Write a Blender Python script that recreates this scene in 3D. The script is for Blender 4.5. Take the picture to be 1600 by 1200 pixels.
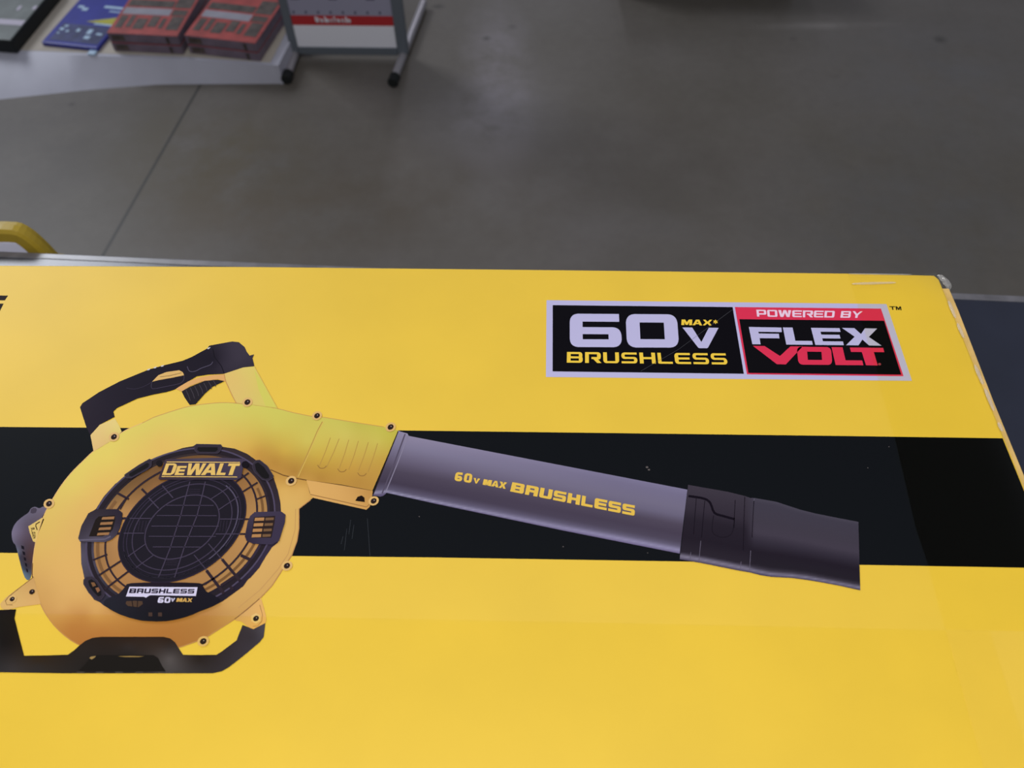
import bpy, bmesh, math, random
import numpy as np
from mathutils import Vector, Matrix, noise
from mathutils.geometry import delaunay_2d_cdt

random.seed(4)
for o in list(bpy.data.objects):
    bpy.data.objects.remove(o)
SC = bpy.context.scene
COL = SC.collection

# ------------------------------------------------------------------ camera
FPX = 1294.0                      # focal length in pixels of a 1600 x 1200 frame
PITCH = math.radians(54.747)
ROLL = math.radians(-1.055)
YAW = math.radians(-2.097)        # how the carton is turned against the camera
CAMZ = 1.55
ZTOP = 1.05                       # carton top
ZSHELF = 0.77                     # shelf deck
_f = Vector((0, math.cos(PITCH), -math.sin(PITCH)))
_r0 = Vector((1, 0, 0))
_u0 = _r0.cross(_f)
_r = _r0 * math.cos(ROLL) + _u0 * math.sin(ROLL)
_u = -_r0 * math.sin(ROLL) + _u0 * math.cos(ROLL)
CAMP = Vector((0, 0, CAMZ))
cd = bpy.data.cameras.new('camera')
cam = bpy.data.objects.new('camera', cd)
COL.objects.link(cam)
cam.matrix_world = Matrix(((_r.x, _u.x, -_f.x, 0), (_r.y, _u.y, -_f.y, 0), (_r.z, _u.z, -_f.z, CAMZ), (0, 0, 0, 1)))
cd.sensor_fit = 'HORIZONTAL'
cd.sensor_width = 36.0
cd.lens = 36.0 * FPX / 1600.0
cd.clip_start = 0.02
cd.dof.use_dof = True
cd.dof.focus_distance = 0.61
cd.dof.aperture_fstop = 8.5
SC.camera = cam

# ------------------------------------------------------------------ world, lamps, exposure
w = bpy.data.worlds.new('shop_ambient')
SC.world = w
w.use_nodes = True
w.node_tree.nodes['Background'].inputs[0].default_value = (0.80, 0.86, 1.0, 1)
w.node_tree.nodes['Background'].inputs[1].default_value = 0.20


def area(name, loc, target, sx, sy, power, col=(1, 1, 1)):
    l = bpy.data.lights.new(name, 'AREA')
    l.shape = 'RECTANGLE'
    l.size, l.size_y, l.energy, l.color = sx, sy, power, col
    o = bpy.data.objects.new(name, l)
    COL.objects.link(o)
    o.location = loc
    d = Vector(target) - Vector(loc)
    o.rotation_euler = d.to_track_quat('-Z', 'Y').to_euler()
    return o


area('counter_lamp', (-0.10, -0.35, 3.0), (-0.10, -0.30, 0.0), 1.5, 0.5, 36.5, (1.0, 0.97, 0.95))
area('aisle_lamp', (-5.2, 5.8, 5.6), (-1.2, 1.5, 0.3), 2.6, 2.4, 230, (0.88, 0.92, 1.0))
area('far_ceiling_lamp', (0.1, 10.5, 6.0), (0.0, 2.5, 0.0), 0.9, 2.4, 50, (0.90, 0.90, 1.0))
vs = SC.view_settings
vs.view_transform = 'Standard'
vs.look = 'None'
vs.exposure = 0.0
vs.gamma = 1.0
vs.use_curve_mapping = False


# ------------------------------------------------------------------ helpers
def ray(x, y):
    return (_f + _r * ((x - 800) / FPX) - _u * ((y - 600) / FPX))


def U(x, y, z):
    """where the sight line of a photo pixel meets the level plane at height z"""
    d = ray(x, y)
    return CAMP + d * ((z - CAMZ) / d.z)


def proj(p):
    v = Vector(p) - CAMP
    k = FPX / v.dot(_f)
    return (800 + v.dot(_r) * k, 600 - v.dot(_u) * k)


def height_at(base, ypx):
    """height above base whose image row is ypx"""
    lo, hi = 0.0, 1.4
    for _ in range(50):
        m = (lo + hi) / 2
        if proj((base.x, base.y, base.z + m))[1] > ypx:
            lo = m
        else:
            hi = m
    return lo


def lin(c):
    return tuple(((v / 255) / 12.92 if v <= 10 else (((v / 255) + .055) / 1.055) ** 2.4) for v in c)


def mat(name, col, rough=0.5, spec=0.5, metal=0.0, noise_amt=0.0, noise_scale=30.0, bump=0.0, alpha=None):
    m = bpy.data.materials.new(name)
    m.use_nodes = True
    nt = m.node_tree
    b = nt.nodes['Principled BSDF']
    b.inputs['Base Color'].default_value = (*col, 1)
    b.inputs['Roughness'].default_value = rough
    b.inputs['Specular IOR Level'].default_value = spec
    b.inputs['Metallic'].default_value = metal
    if noise_amt or bump:
        tc = nt.nodes.new('ShaderNodeTexCoord')
        n = nt.nodes.new('ShaderNodeTexNoise')
        n.inputs['Scale'].default_value = noise_scale
        n.inputs['Detail'].default_value = 5
        nt.links.new(tc.outputs['Object'], n.inputs['Vector'])
    if noise_amt:
        mr = nt.nodes.new('ShaderNodeMapRange')
        mr.inputs[1].default_value, mr.inputs[2].default_value = 0.3, 0.7
        mr.inputs[3].default_value, mr.inputs[4].default_value = 1 - noise_amt, 1 + noise_amt
        nt.links.new(n.outputs[0], mr.inputs[0])
        mx = nt.nodes.new('ShaderNodeVectorMath')
        mx.operation = 'SCALE'
        mx.inputs[0].default_value = col
        nt.links.new(mr.outputs[0], mx.inputs['Scale'])
        nt.links.new(mx.outputs[0], b.inputs['Base Color'])
    if bump:
        bp = nt.nodes.new('ShaderNodeBump')
        bp.inputs['Strength'].default_value = bump
        bp.inputs['Distance'].default_value = 0.002
        nt.links.new(n.outputs[0], bp.inputs['Height'])
        nt.links.new(bp.outputs[0], b.inputs['Normal'])
    return m


def tag(o, label=None, cat=None, group=None, kind=None):
    if label: o['label'] = label
    if cat: o['category'] = cat
    if group: o['group'] = group
    if kind: o['kind'] = kind
    return o


def empty(name, loc, rz=0.0):
    o = bpy.data.objects.new(name, None)
    o.empty_display_size = 0.05
    COL.objects.link(o)
    o.location = loc
    o.rotation_euler = (0, 0, rz)
    return o


def link_bm(name, bm, m, parent=None, smooth=False):
    me = bpy.data.meshes.new(name)
    bmesh.ops.recalc_face_normals(bm, faces=bm.faces[:])
    bm.to_mesh(me)
    bm.free()
    for mm in (m if isinstance(m, (list, tuple)) else [m]):
        me.materials.append(mm)
    if smooth:
        for p in me.polygons:
            p.use_smooth = True
    o = bpy.data.objects.new(name, me)
    COL.objects.link(o)
    if parent: o.parent = parent
    return o


def add_box(bm, lo, hi, bevel=0.0, mi=0):
    vsx = [bm.verts.new((x, y, z)) for z in (lo[2], hi[2]) for y in (lo[1], hi[1]) for x in (lo[0], hi[0])]
    fs = []
    for q in ((0, 2, 3, 1), (4, 5, 7, 6), (0, 1, 5, 4), (2, 6, 7, 3), (0, 4, 6, 2), (1, 3, 7, 5)):
        f = bm.faces.new([vsx[i] for i in q])
        f.material_index = mi
        fs.append(f)
    if bevel:
        es = list({e for f in fs for e in f.edges})
        r = bmesh.ops.bevel(bm, geom=es, offset=bevel, segments=2, profile=.6, affect='EDGES')
        for f in r['faces']: f.material_index = mi


def add_tube(bm, pts, rad, seg=14, cap=True, mi=0):
    rings = []
    n = len(pts)
    pts = [Vector(p) for p in pts]
    for i, p in enumerate(pts):
        t = (pts[min(i + 1, n - 1)] - pts[max(i - 1, 0)]).normalized()
        a = t.cross(Vector((0, 0, 1)))
        if a.length < 1e-3: a = t.cross(Vector((0, 1, 0)))
        a.normalize()
        b = t.cross(a)
        r = rad[i] if isinstance(rad, (list, tuple)) else rad
        rings.append([bm.verts.new(p + (a * math.cos(k * 2 * math.pi / seg) + b * math.sin(k * 2 * math.pi / seg)) * r) for k in range(seg)])
    for i in range(n - 1):
        for k in range(seg):
            f = bm.faces.new((rings[i][k], rings[i][(k + 1) % seg], rings[i + 1][(k + 1) % seg], rings[i + 1][k]))
            f.material_index = mi
    if cap:
        bm.faces.new(rings[0][::-1]).material_index = mi
        bm.faces.new(rings[-1]).material_index = mi


# ------------------------------------------------------------------ materials
def concrete():
    m = bpy.data.materials.new('sealed_concrete')
    m.use_nodes = True
    nt = m.node_tree
    N, L = nt.nodes, nt.links
    b = N['Principled BSDF']
    tc = N.new('ShaderNodeTexCoord')

    def tex(scale, detail, rough=.6, dist=0.0):
        n = N.new('ShaderNodeTexNoise')
        n.inputs['Scale'].default_value = scale
        n.inputs['Detail'].default_value = detail
        n.inputs['Roughness'].default_value = rough
        n.inputs['Distortion'].default_value = dist
        L.new(tc.outputs['Object'], n.inputs['Vector'])
        return n

    def ramp(src, lo, hi, c0, c1):
        r = N.new('ShaderNodeValToRGB')
        r.color_ramp.elements[0].position, r.color_ramp.elements[1].position = lo, hi
        r.color_ramp.elements[0].color = (*c0, 1)
        r.color_ramp.elements[1].color = (*c1, 1)
        L.new(src, r.inputs[0])
        return r.outputs[0]

    def mix(fac, a, bb):
        x = N.new('ShaderNodeMix')
        x.data_type = 'RGBA'
        if isinstance(fac, float): x.inputs[0].default_value = fac
        else: L.new(fac, x.inputs[0])
        L.new(a, x.inputs[6])
        if isinstance(bb, tuple): x.inputs[7].default_value = (*bb, 1)
        else: L.new(bb, x.inputs[7])
        return x.outputs[2]

    c = ramp(tex(2.2, 6, .62, .3).outputs[0], .34, .68, (.118, .104, .087), (.172, .155, .142))
    c2 = ramp(tex(0.9, 3, .5).outputs[0], .38, .64, (.118, .105, .080), (.165, .152, .148))
    c = mix(.5, c, c2)
    fine = ramp(tex(28, 5, .7).outputs[0], .30, .70, (.108, .098, .088), (.180, .163, .150))
    c = mix(.22, c, fine)

    def blob(cx, cy, rx, ry, col, amt):
        # a stain or painted light patch on the slab, its rim broken up by noise
        nonlocal c
        mp = N.new('ShaderNodeMapping')
        mp.vector_type = 'TEXTURE'
        mp.inputs['Location'].default_value = (cx, cy, 0)
        mp.inputs['Scale'].default_value = (rx, ry, 1)
        L.new(tc.outputs['Object'], mp.inputs['Vector'])
        g = N.new('ShaderNodeTexGradient')
        g.gradient_type = 'SPHERICAL'
        L.new(mp.outputs[0], g.inputs[0])
        mul = N.new('ShaderNodeMath'); mul.operation = 'MULTIPLY'
        nn = N.new('ShaderNodeMapRange')
        nn.inputs[1].default_value, nn.inputs[2].default_value = .32, .62
        L.new(tex(5.0, 5, .65).outputs[0], nn.inputs[0])
        L.new(g.outputs[1], mul.inputs[0]); L.new(nn.outputs[0], mul.inputs[1])
        m2 = N.new('ShaderNodeMath'); m2.operation = 'MULTIPLY'; m2.use_clamp = True
        m2.inputs[1].default_value = amt
        L.new(mul.outputs[0], m2.inputs[0])
        c = mix(m2.outputs[0], c, col)

    for (px, py, rx, ry, col, amt) in STAINS_AND_LIGHT:
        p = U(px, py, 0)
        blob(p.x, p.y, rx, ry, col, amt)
    # the sawn control joint
    A, B = U(318, 124, 0), U(165, 392, 0)
    d = (B - A).normalized()
    nrm = Vector((-d.y, d.x, 0))
    dot = N.new('ShaderNodeVectorMath'); dot.operation = 'DOT_PRODUCT'
    dot.inputs[1].default_value = nrm
    L.new(tc.outputs['Object'], dot.inputs[0])
    sub = N.new('ShaderNodeMath'); sub.operation = 'SUBTRACT'
    sub.inputs[1].default_value = A.dot(nrm)
    L.new(dot.outputs['Value'], sub.inputs[0])
    ab = N.new('ShaderNodeMath'); ab.operation = 'ABSOLUTE'
    L.new(sub.outputs[0], ab.inputs[0])
    mr = N.new('ShaderNodeMapRange')
    mr.inputs[1].default_value, mr.inputs[2].default_value = .0035, .0055
    mr.inputs[3].default_value, mr.inputs[4].default_value = .8, 0
    L.new(ab.outputs[0], mr.inputs[0])
    c = mix(mr.outputs[0], c, (.035, .034, .032))
    L.new(c, b.inputs['Base Color'])
    b.inputs['Roughness'].default_value = .42
    b.inputs['Specular IOR Level'].default_value = .22
    return m


STAINS_AND_LIGHT = [(90, 230, .75, .6, (.098, .088, .080), .75), (330, 250, .35, .30, (.112, .088, .044), .95), (420, 330, .5, .3, (.118, .092, .062), .75), (250, 200, .3, .4, (.120, .105, .078), .6),  # first patch darkens the colour where the aisle lamp over-lights the floor
          (775, 130, .15, .55, (.285, .260, .285), .9), (770, 190, .25, .25, (.270, .255, .270), .6),  # both pale patches: ceiling lamp reflection painted into the floor colour
          (1000, 230, .45, .35, (.104, .090, .076), .7), (700, 300, .5, .3, (.106, .088, .066), .7),
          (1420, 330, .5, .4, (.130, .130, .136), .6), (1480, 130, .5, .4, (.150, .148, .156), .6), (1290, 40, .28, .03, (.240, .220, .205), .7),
          (1305, 118, .02, .02, (.05, .045, .04), .9), (1470, 62, .03, .03, (.06, .055, .05), .9), (760, 60, .02, .02, (.06, .055, .05), .9),
          (800, 42, .02, .02, (.06, .055, .05), .9), (685, 10, .03, .02, (.06, .055, .05), .9), (770, 200, .03, .02, (.07, .06, .055), .8),
          (112, 163, .015, .015, (.05, .045, .04), .9), (350, 220, .05, .04, (.10, .085, .05), .6), (1240, 60, .02, .02, (.07, .06, .055), .9),
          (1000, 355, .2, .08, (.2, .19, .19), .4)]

INK = bpy.data.materials.new('printed_ink')
INK.use_nodes = True
_nt = INK.node_tree
_at = _nt.nodes.new('ShaderNodeAttribute')
_at.attribute_name = 'ink'
_b = _nt.nodes['Principled BSDF']
_nt.links.new(_at.outputs['Color'], _b.inputs['Base Color'])
_b.inputs['Roughness'].default_value = .48
_sp = _nt.nodes.new('ShaderNodeSeparateColor')
_mr = _nt.nodes.new('ShaderNodeMapRange')          # the black ink is matter than the yellow
_mr.inputs[1].default_value, _mr.inputs[2].default_value = .03, .35
_mr.inputs[3].default_value, _mr.inputs[4].default_value = .05, .50
_nt.links.new(_at.outputs['Color'], _sp.inputs[0])
_nt.links.new(_sp.outputs[0], _mr.inputs[0])
_nt.links.new(_mr.outputs[0], _b.inputs['Specular IOR Level'])

YELLOW = (0.785, 0.520, 0.040)
CARD = mat('yellow_printed_card', YELLOW, .48, .5, noise_amt=.03, noise_scale=14)
FLAPM = mat('taped_yellow_flap', (.70, .46, .15), .35, .5, noise_amt=.12, noise_scale=60)
M_SHELF = mat('dark_shelf_steel', (.018, .021, .038), .25, .75, noise_amt=.12, noise_scale=9)
M_LIP = mat('grey_shelf_edge', (.15, .145, .16), .28, .75, noise_amt=.25, noise_scale=40)  # mottled grey, lighter than the deck
M_WHITE = mat('white_painted_board', (.50, .50, .58), .5, .4, noise_amt=.05, noise_scale=8)
M_DECK = mat('worn_deck_board', (.50, .45, .38), .6, .3, noise_amt=.12, noise_scale=7)
M_BLACK = mat('black_rubber', (.012, .014, .014), .6, .3)
M_GREY = mat('grey_powder_coat', (.13, .15, .175), .4, .5)
M_STEEL = mat('bare_tube_steel', (.42, .40, .43), .35, .5, metal=.4)
M_PANELW = mat('white_sign_sheet', (.88, .88, .95), .45, .4)
M_PANELL = mat('lavender_sign_sheet', (.36, .35, .46), .45, .4)
M_RED = mat('red_sign_band', (.52, .030, .035), .45, .4)
M_REDBOX = mat('red_printed_card', (.36, .052, .046), .42, .5, noise_amt=.2, noise_scale=25)
M_DARKP = mat('dark_printed_card', (.075, .055, .047), .42, .5, noise_amt=.5, noise_scale=40)
M_GREYP = mat('grey_printed_card', (.30, .29, .34), .42, .5, noise_amt=.1, noise_scale=20)
M_SIDE = mat('mauve_card_edge', (.17, .13, .17), .5, .4, noise_amt=.2, noise_scale=20)
M_BLUE = mat('blue_printed_card', (.022, .030, .30), .35, .5, noise_amt=.1, noise_scale=20)
M_BLUED = mat('dark_blue_printed_card', (.04, .05, .16), .35, .5, noise_amt=.35, noise_scale=30)
M_SKY = mat('pale_blue_print', (.45, .62, .80), .35, .5)
M_YPRINT = mat('yellow_green_print', (.47, .45, .03), .4, .5)
M_TEALG = mat('grey_teal_case_lid', (.15, .17, .165), .4, .5, noise_amt=.2, noise_scale=20)
M_YPL = mat('yellow_moulded_plastic', (.44, .31, .03), .4, .5)
M_MAUVE = mat('pale_case_insert', (.52, .48, .58), .5, .4)


def tape_mat(name, tint, gloss, haze):
    m = bpy.data.materials.new(name)
    m.use_nodes = True
    nt = m.node_tree
    N, L = nt.nodes, nt.links
    N.remove(N['Principled BSDF'])
    out = N['Material Output']
    tr = N.new('ShaderNodeBsdfTransparent')
    tr.inputs[0].default_value = (*tint, 1)
    gl = N.new('ShaderNodeBsdfGlossy')
    gl.inputs['Roughness'].default_value = .07
    fr = N.new('ShaderNodeFresnel')
    fr.inputs[0].default_value = gloss
    tc = N.new('ShaderNodeTexCoord')
    n = N.new('ShaderNodeTexNoise')
    n.inputs['Scale'].default_value = 26
    n.inputs['Detail'].default_value = 3
    L.new(tc.outputs['Object'], n.inputs['Vector'])
    bp = N.new('ShaderNodeBump')
    bp.inputs['Strength'].default_value = .12
    bp.inputs['Distance'].default_value = .003
    L.new(n.outputs[0], bp.inputs['Height'])
    L.new(bp.outputs[0], gl.inputs['Normal'])
    mx = N.new('ShaderNodeMixShader')
    ge = N.new('ShaderNodeNewGeometry')               # reflect on the outer side only
    sb = N.new('ShaderNodeMath'); sb.operation = 'SUBTRACT'; sb.inputs[0].default_value = 1.0
    L.new(ge.outputs['Backfacing'], sb.inputs[1])
    ml = N.new('ShaderNodeMath'); ml.operation = 'MULTIPLY'
    L.new(fr.outputs[0], ml.inputs[0]); L.new(sb.outputs[0], ml.inputs[1])
    L.new(ml.outputs[0], mx.inputs[0])
    L.new(tr.outputs[0], mx.inputs[1])
    L.new(gl.outputs[0], mx.inputs[2])
    last = mx.outputs[0]
    if haze:
        df = N.new('ShaderNodeBsdfDiffuse')
        df.inputs[0].default_value = (.9, .88, .85, 1)
        m2 = N.new('ShaderNodeMixShader')
        m2.inputs[0].default_value = haze
        L.new(last, m2.inputs[1])
        L.new(df.outputs[0], m2.inputs[2])
        last = m2.outputs[0]
    L.new(last, out.inputs['Surface'])
    return m


TAPE = tape_mat('clear_packing_tape', (1.0, .995, .88), 1.2, 0)
TAPE2 = tape_mat('clear_tape_overlap', (1.0, .995, .96), 1.2, .012)
TAPE3 = tape_mat('crinkled_tape', (.9, .88, .86), 1.6, .25)

# ------------------------------------------------------------------ floor
bm = bmesh.new()
for (x0, y0, x1, y1) in ((-7, -3, 7, 9),):
    bm.faces.new([bm.verts.new(p) for p in ((x0, y0, 0), (x1, y0, 0), (x1, y1, 0), (x0, y1, 0))])
floor = link_bm('floor', bm, concrete())
tag(floor, 'grey sealed concrete floor with brown stains and a sawn joint', kind='structure')

# ------------------------------------------------------------------ the shelf under the carton
E0, E1 = U(0, 393, ZSHELF), U(1600, 463, ZSHELF)
ex = (E1 - E0).normalized()
E0, E1 = E0 - ex * .45, E1 + ex * .35
ang = math.atan2(ex.y, ex.x)
mid = (E0 + E1) / 2
half = (E1 - E0).length / 2
ey = Vector((-ex.y, ex.x, 0))
DEPTH = 1.15
shelf = empty('display_shelf', (mid - ey * DEPTH / 2).to_tuple()[:2] + (0,), ang)
tag(shelf, 'dark navy steel shelf with a grey edge under the yellow carton', 'shelf')
bm = bmesh.new()
add_box(bm, (-half, -DEPTH / 2, ZSHELF - .035), (half, DEPTH / 2 - .010, ZSHELF))
link_bm('deck', bm, M_SHELF, shelf)
bm = bmesh.new()
add_box(bm, (-half, DEPTH / 2 - .010, ZSHELF - .050), (half, DEPTH / 2, ZSHELF + .0006), .0012)
link_bm('edge_trim', bm, M_LIP, shelf)
for sx in (-1, 1):
    for sy in (-1, 1):
        bm = bmesh.new()
        add_box(bm, (sx * (half - .05) - .025, sy * (DEPTH / 2 - .08) - .025, 0), (sx * (half - .05) + .025, sy * (DEPTH / 2 - .08) + .025, ZSHELF - .035), .003)
        link_bm('leg', bm, M_SHELF, shelf)

# ------------------------------------------------------------------ the carton
cy_, sy_ = math.cos(YAW), math.sin(YAW)
HB = ZTOP - ZSHELF


def boxframe(p):
    return Vector((cy_ * p.x + sy_ * p.y, -sy_ * p.x + cy_ * p.y, 0))


_c = boxframe(U(560, 760, ZTOP))
CX, CY = _c.x, _c.y


def T(x, y, lift=0.0):
    """photo pixel -> carton-local point on its top face"""
    q = boxframe(U(x, y, ZTOP + lift))
    return Vector((q.x - CX, q.y - CY, HB + lift))


carton = empty('product_carton', (cy_ * CX - sy_ * CY, sy_ * CX + cy_ * CY, ZSHELF), YAW)
tag(carton, 'large yellow printed cardboard carton with black stripe lying on the dark shelf', 'box')

far = [T(x, y) for x, y in ((1460, 429.3), (1324, 426), (900, 421), (400, 415.75), (0, 413.75))]
right = [T(x, y) for x, y in ((1468, 436), (1500, 513), (1543.75, 621), (1570, 684), (1600, 759))]
XL = T(0, 700).x - .16
YN = T(800, 1200).y - .07
rx_ = right[-1].x
outline = [Vector((XL, YN, HB)), Vector((rx_ - .001, YN, HB)), Vector((rx_, right[-1].y - .1, HB))] + right[::-1] + far + [Vector((XL, far[-1].y, HB))]
bm = bmesh.new()
top = [bm.verts.new(p) for p in outline]
bot = [bm.verts.new((p.x, p.y, 0.0)) for p in outline]
n = len(outline)
bm.faces.new(top)
bm.faces.new(bot[::-1])
for i in range(n):
    bm.faces.new((bot[i], bot[(i + 1) % n], top[(i + 1) % n], top[i]))
bmesh.ops.recalc_face_normals(bm, faces=bm.faces[:])
bmesh.ops.bevel(bm, geom=[e for e in bm.edges if all(v.co.z > HB - .001 for v in e.verts) and len(e.link_faces) == 2], offset=.0018, segments=3, profile=.5, affect='EDGES')
body = link_bm('carton_body', bm, CARD, carton)
tag(body, 'yellow card body of the carton')

# end flap standing a little proud of the right side
bm = bmesh.new()
pts_o = [(1485, 451), (1499, 484), (1553, 623), (1578, 684), (1609, 759)]
ZF = -.0010
prev = None
rows = []
for i, (x, y) in enumerate(pts_o):
    o = T(x, y, ZF)
    rows.append((o.x, o.y))
rows.append((rows[-1][0] + .001, YN + .02))
rings = []
for (x, y) in rows:
    t = .0048
    zt = HB + ZF
    prof = [(x - .008, 0.01), (x - .008, zt - .002), (x - .0065, zt), (x - .0012, zt), (x, zt - .0014), (x + .001, zt - .05), (x - .003, 0.01)]
    rings.append([bm.verts.new((a, y, z)) for a, z in prof])
for a, b in zip(rings, rings[1:]):
    for k in range(len(a)):
        bm.faces.new((a[k], a[(k + 1) % len(a)], b[(k + 1) % len(b)], b[k]))
bm.faces.new(rings[0]); bm.faces.new(rings[-1][::-1])
flap = link_bm('end_flap', bm, FLAPM, carton)


# ---------- ink: flat printed shapes, colours sampled per vertex
LAY = 0.00009


def inside(pt, poly):
    x, y = pt
    r = False
    j = len(poly) - 1
    for i in range(len(poly)):
        xi, yi = poly[i]; xj, yj = poly[j]
        if (yi > y) != (yj > y) and x < (xj - xi) * (y - yi) / (yj - yi) + xi:
            r = not r
        j = i
    return r


def dens(poly, step):
    out = []
    for i, p in enumerate(poly):
        q = poly[(i + 1) % len(poly)]
        d = math.hypot(q[0] - p[0], q[1] - p[1])
        k = max(1, int(d / step))
        out += [(p[0] + (q[0] - p[0]) * j / k, p[1] + (q[1] - p[1]) * j / k) for j in range(k)]
    return out


def smooth_poly(pts, n=4, closed=True):
    out = []
    m = len(pts)
    rng = range(m) if closed else range(m - 1)
    for i in rng:
        if closed: p0, p1, p2, p3 = pts[i - 1], pts[i], pts[(i + 1) % m], pts[(i + 2) % m]
        else: p0, p1, p2, p3 = pts[max(i - 1, 0)], pts[i], pts[i + 1], pts[min(i + 2, m - 1)]
        for k in range(n):
            t = k / n
            out.append(tuple(.5 * (2 * p1[c] + (-p0[c] + p2[c]) * t + (2 * p0[c] - 5 * p1[c] + 4 * p2[c] - p3[c]) * t * t + (-p0[c] + 3 * p1[c] - 3 * p2[c] + p3[c]) * t ** 3) for c in (0, 1)))
    if not closed: out.append(pts[-1])
    return out


def ink_albedo(c):
    l3 = lin(c)
    h = .003 + .009 * min(1, max(0, (l3[0] - .03) / .32))      # what the varnish itself reflects
    return tuple(max(q - h, .0008) for q in l3) + (1,)


TOSURF = [T]


class Ink:
    def __init__(self, layer=1):
        self.v, self.f, self.c, self.layer = [], [], [], layer

    def add(self, poly, col, holes=(), layer=None, grid=0):
        lay = self.layer if layer is None else layer
        poly = [tuple(p) for p in poly]
        loops = [poly] + [[tuple(p) for p in h] for h in holes]
        raw = loops
        if grid: loops = [dens(l, grid) for l in loops]
        vs_, es = [], []
        for l in loops:
            s = len(vs_)
            vs_ += [Vector(p) for p in l]
            es += [(s + i, s + (i + 1) % len(l)) for i in range(len(l))]
        if grid:
            xs = [p[0] for p in poly]; ys = [p[1] for p in poly]
            gx = min(xs) + grid / 2
            while gx < max(xs):
                gy = min(ys) + grid / 2
                while gy < max(ys):
                    if inside((gx, gy), poly) and not any(inside((gx, gy), h) for h in raw[1:]):
                        vs_.append(Vector((gx, gy)))
                    gy += grid
                gx += grid
        rv, _, rf, *_r2 = delaunay_2d_cdt(vs_, es, [], 0, 1e-4)
        base = len(self.v)
        for p in rv:
            self.v.append(TOSURF[0](p.x, p.y, lay * LAY))
            cc = col(p.x, p.y) if callable(col) else col
            self.c.append(ink_albedo(cc))
        for t in rf:
            g = (sum(rv[i].x for i in t) / len(t), sum(rv[i].y for i in t) / len(t))
            if inside(g, raw[0]) and not any(inside(g, h) for h in raw[1:]):
                self.f.append([base + i for i in t])
        return self

    def stroke(self, pts, width, col, layer=None, closed=False):
        n = len(pts)
        L_, R_ = [], []
        for i in range(n):
            a = pts[(i - 1) % n] if (closed or i > 0) else pts[i]
            b = pts[(i + 1) % n] if (closed or i < n - 1) else pts[i]
            dx, dy = b[0] - a[0], b[1] - a[1]
            k = math.hypot(dx, dy) or 1
            nx, ny = -dy / k * width / 2, dx / k * width / 2
            L_.append((pts[i][0] + nx, pts[i][1] + ny)); R_.append((pts[i][0] - nx, pts[i][1] - ny))
        lay = self.layer if layer is None else layer
        rng = range(n) if closed else range(n - 1)
        base = len(self.v)
        for p in L_ + R_:
            self.v.append(TOSURF[0](p[0], p[1], lay * LAY))
            cc = col(*p) if callable(col) else col
            self.c.append(ink_albedo(cc))
        for i in rng:
            j = (i + 1) % n
            self.f.append([base + i, base + j, base + n + j, base + n + i])
        return self

    def build(self, name, parent, label=None):
        me = bpy.data.meshes.new(name)
        me.from_pydata([tuple(p) for p in self.v], [], self.f)
        at = me.color_attributes.new('ink', 'FLOAT_COLOR', 'POINT')
        for i, c in enumerate(self.c): at.data[i].color = c
        # face up
        b2 = bmesh.new(); b2.from_mesh(me); b2.normal_update()
        bmesh.ops.reverse_faces(b2, faces=[f for f in b2.faces if f.normal.z < 0])
        b2.to_mesh(me); b2.free()
        me.materials.append(INK)
        o = bpy.data.objects.new(name, me)
        COL.objects.link(o)
        o.parent = parent
        if label: o['label'] = label
        return o


def Z(ox, oy, s):
    return lambda *pts: [(ox + p[0] / s, oy + p[1] / s) for p in pts]


def ell(cx, cy, e1, e2, n=72, a0=0, a1=360):
    full = abs(a1 - a0) >= 360
    k = n if full else n + 1
    return [(cx + e1[0] * math.cos(t) + e2[0] * math.sin(t), cy + e1[1] * math.cos(t) + e2[1] * math.sin(t))
            for t in (math.radians(a0 + (a1 - a0) * i / n) for i in range(k))]


def scatter(samples, smooth=6.0, *_):
    """smooth colour field through a few sampled printing inks (linear radial basis)"""
    P = np.array([(q[0], q[1]) for q in samples], float)
    C = np.array([q[2] for q in samples], float)
    m = C.mean(0)
    D = np.hypot(P[:, None, 0] - P[None, :, 0], P[:, None, 1] - P[None, :, 1])
    W = np.linalg.solve(D - np.eye(len(P)) * smooth, C - m)
    lo, hi = C.min(0), C.max(0)

    def f(x, y):
        v = m + np.hypot(P[:, 0] - x, P[:, 1] - y) @ W
        return tuple(np.clip(v, lo, hi))
    return f


def ramp1(stops):
    def f(t):
        if t <= stops[0][0]: return stops[0][1]
        for (t0, c0), (t1, c1) in zip(stops, stops[1:]):
            if t <= t1:
                k = (t - t0) / (t1 - t0)
                return tuple(a + (b - a) * k for a, b in zip(c0, c1))
        return stops[-1][1]
    return f


# ---------- lettering built from outlines (square, wide capitals)
def rounded(pts, asp):
    """pts: (u, v, r) with r in heights"""
    out = []
    n = len(pts)
    for i in range(n):
        p = pts[i]
        r = p[2] if len(p) > 2 else 0
        if not r:
            out.append((p[0], p[1])); continue
        a, b = pts[i - 1], pts[(i + 1) % n]
        P = Vector((p[0] * asp, p[1])); A = Vector((a[0] * asp, a[1])); B = Vector((b[0] * asp, b[1]))
        da, db = (A - P), (B - P)
        ra = min(r, da.length * .5); rb = min(r, db.length * .5)
        s, e = P + da.normalized() * ra, P + db.normalized() * rb
        for k in range(6):
            t = k / 5
            q = s * (1 - t) ** 2 + P * 2 * t * (1 - t) * .85 + (s + e) * .5 * 2 * t * (1 - t) * .15 + e * t * t
            out.append((q.x / asp, q.y))
    return out


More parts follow.
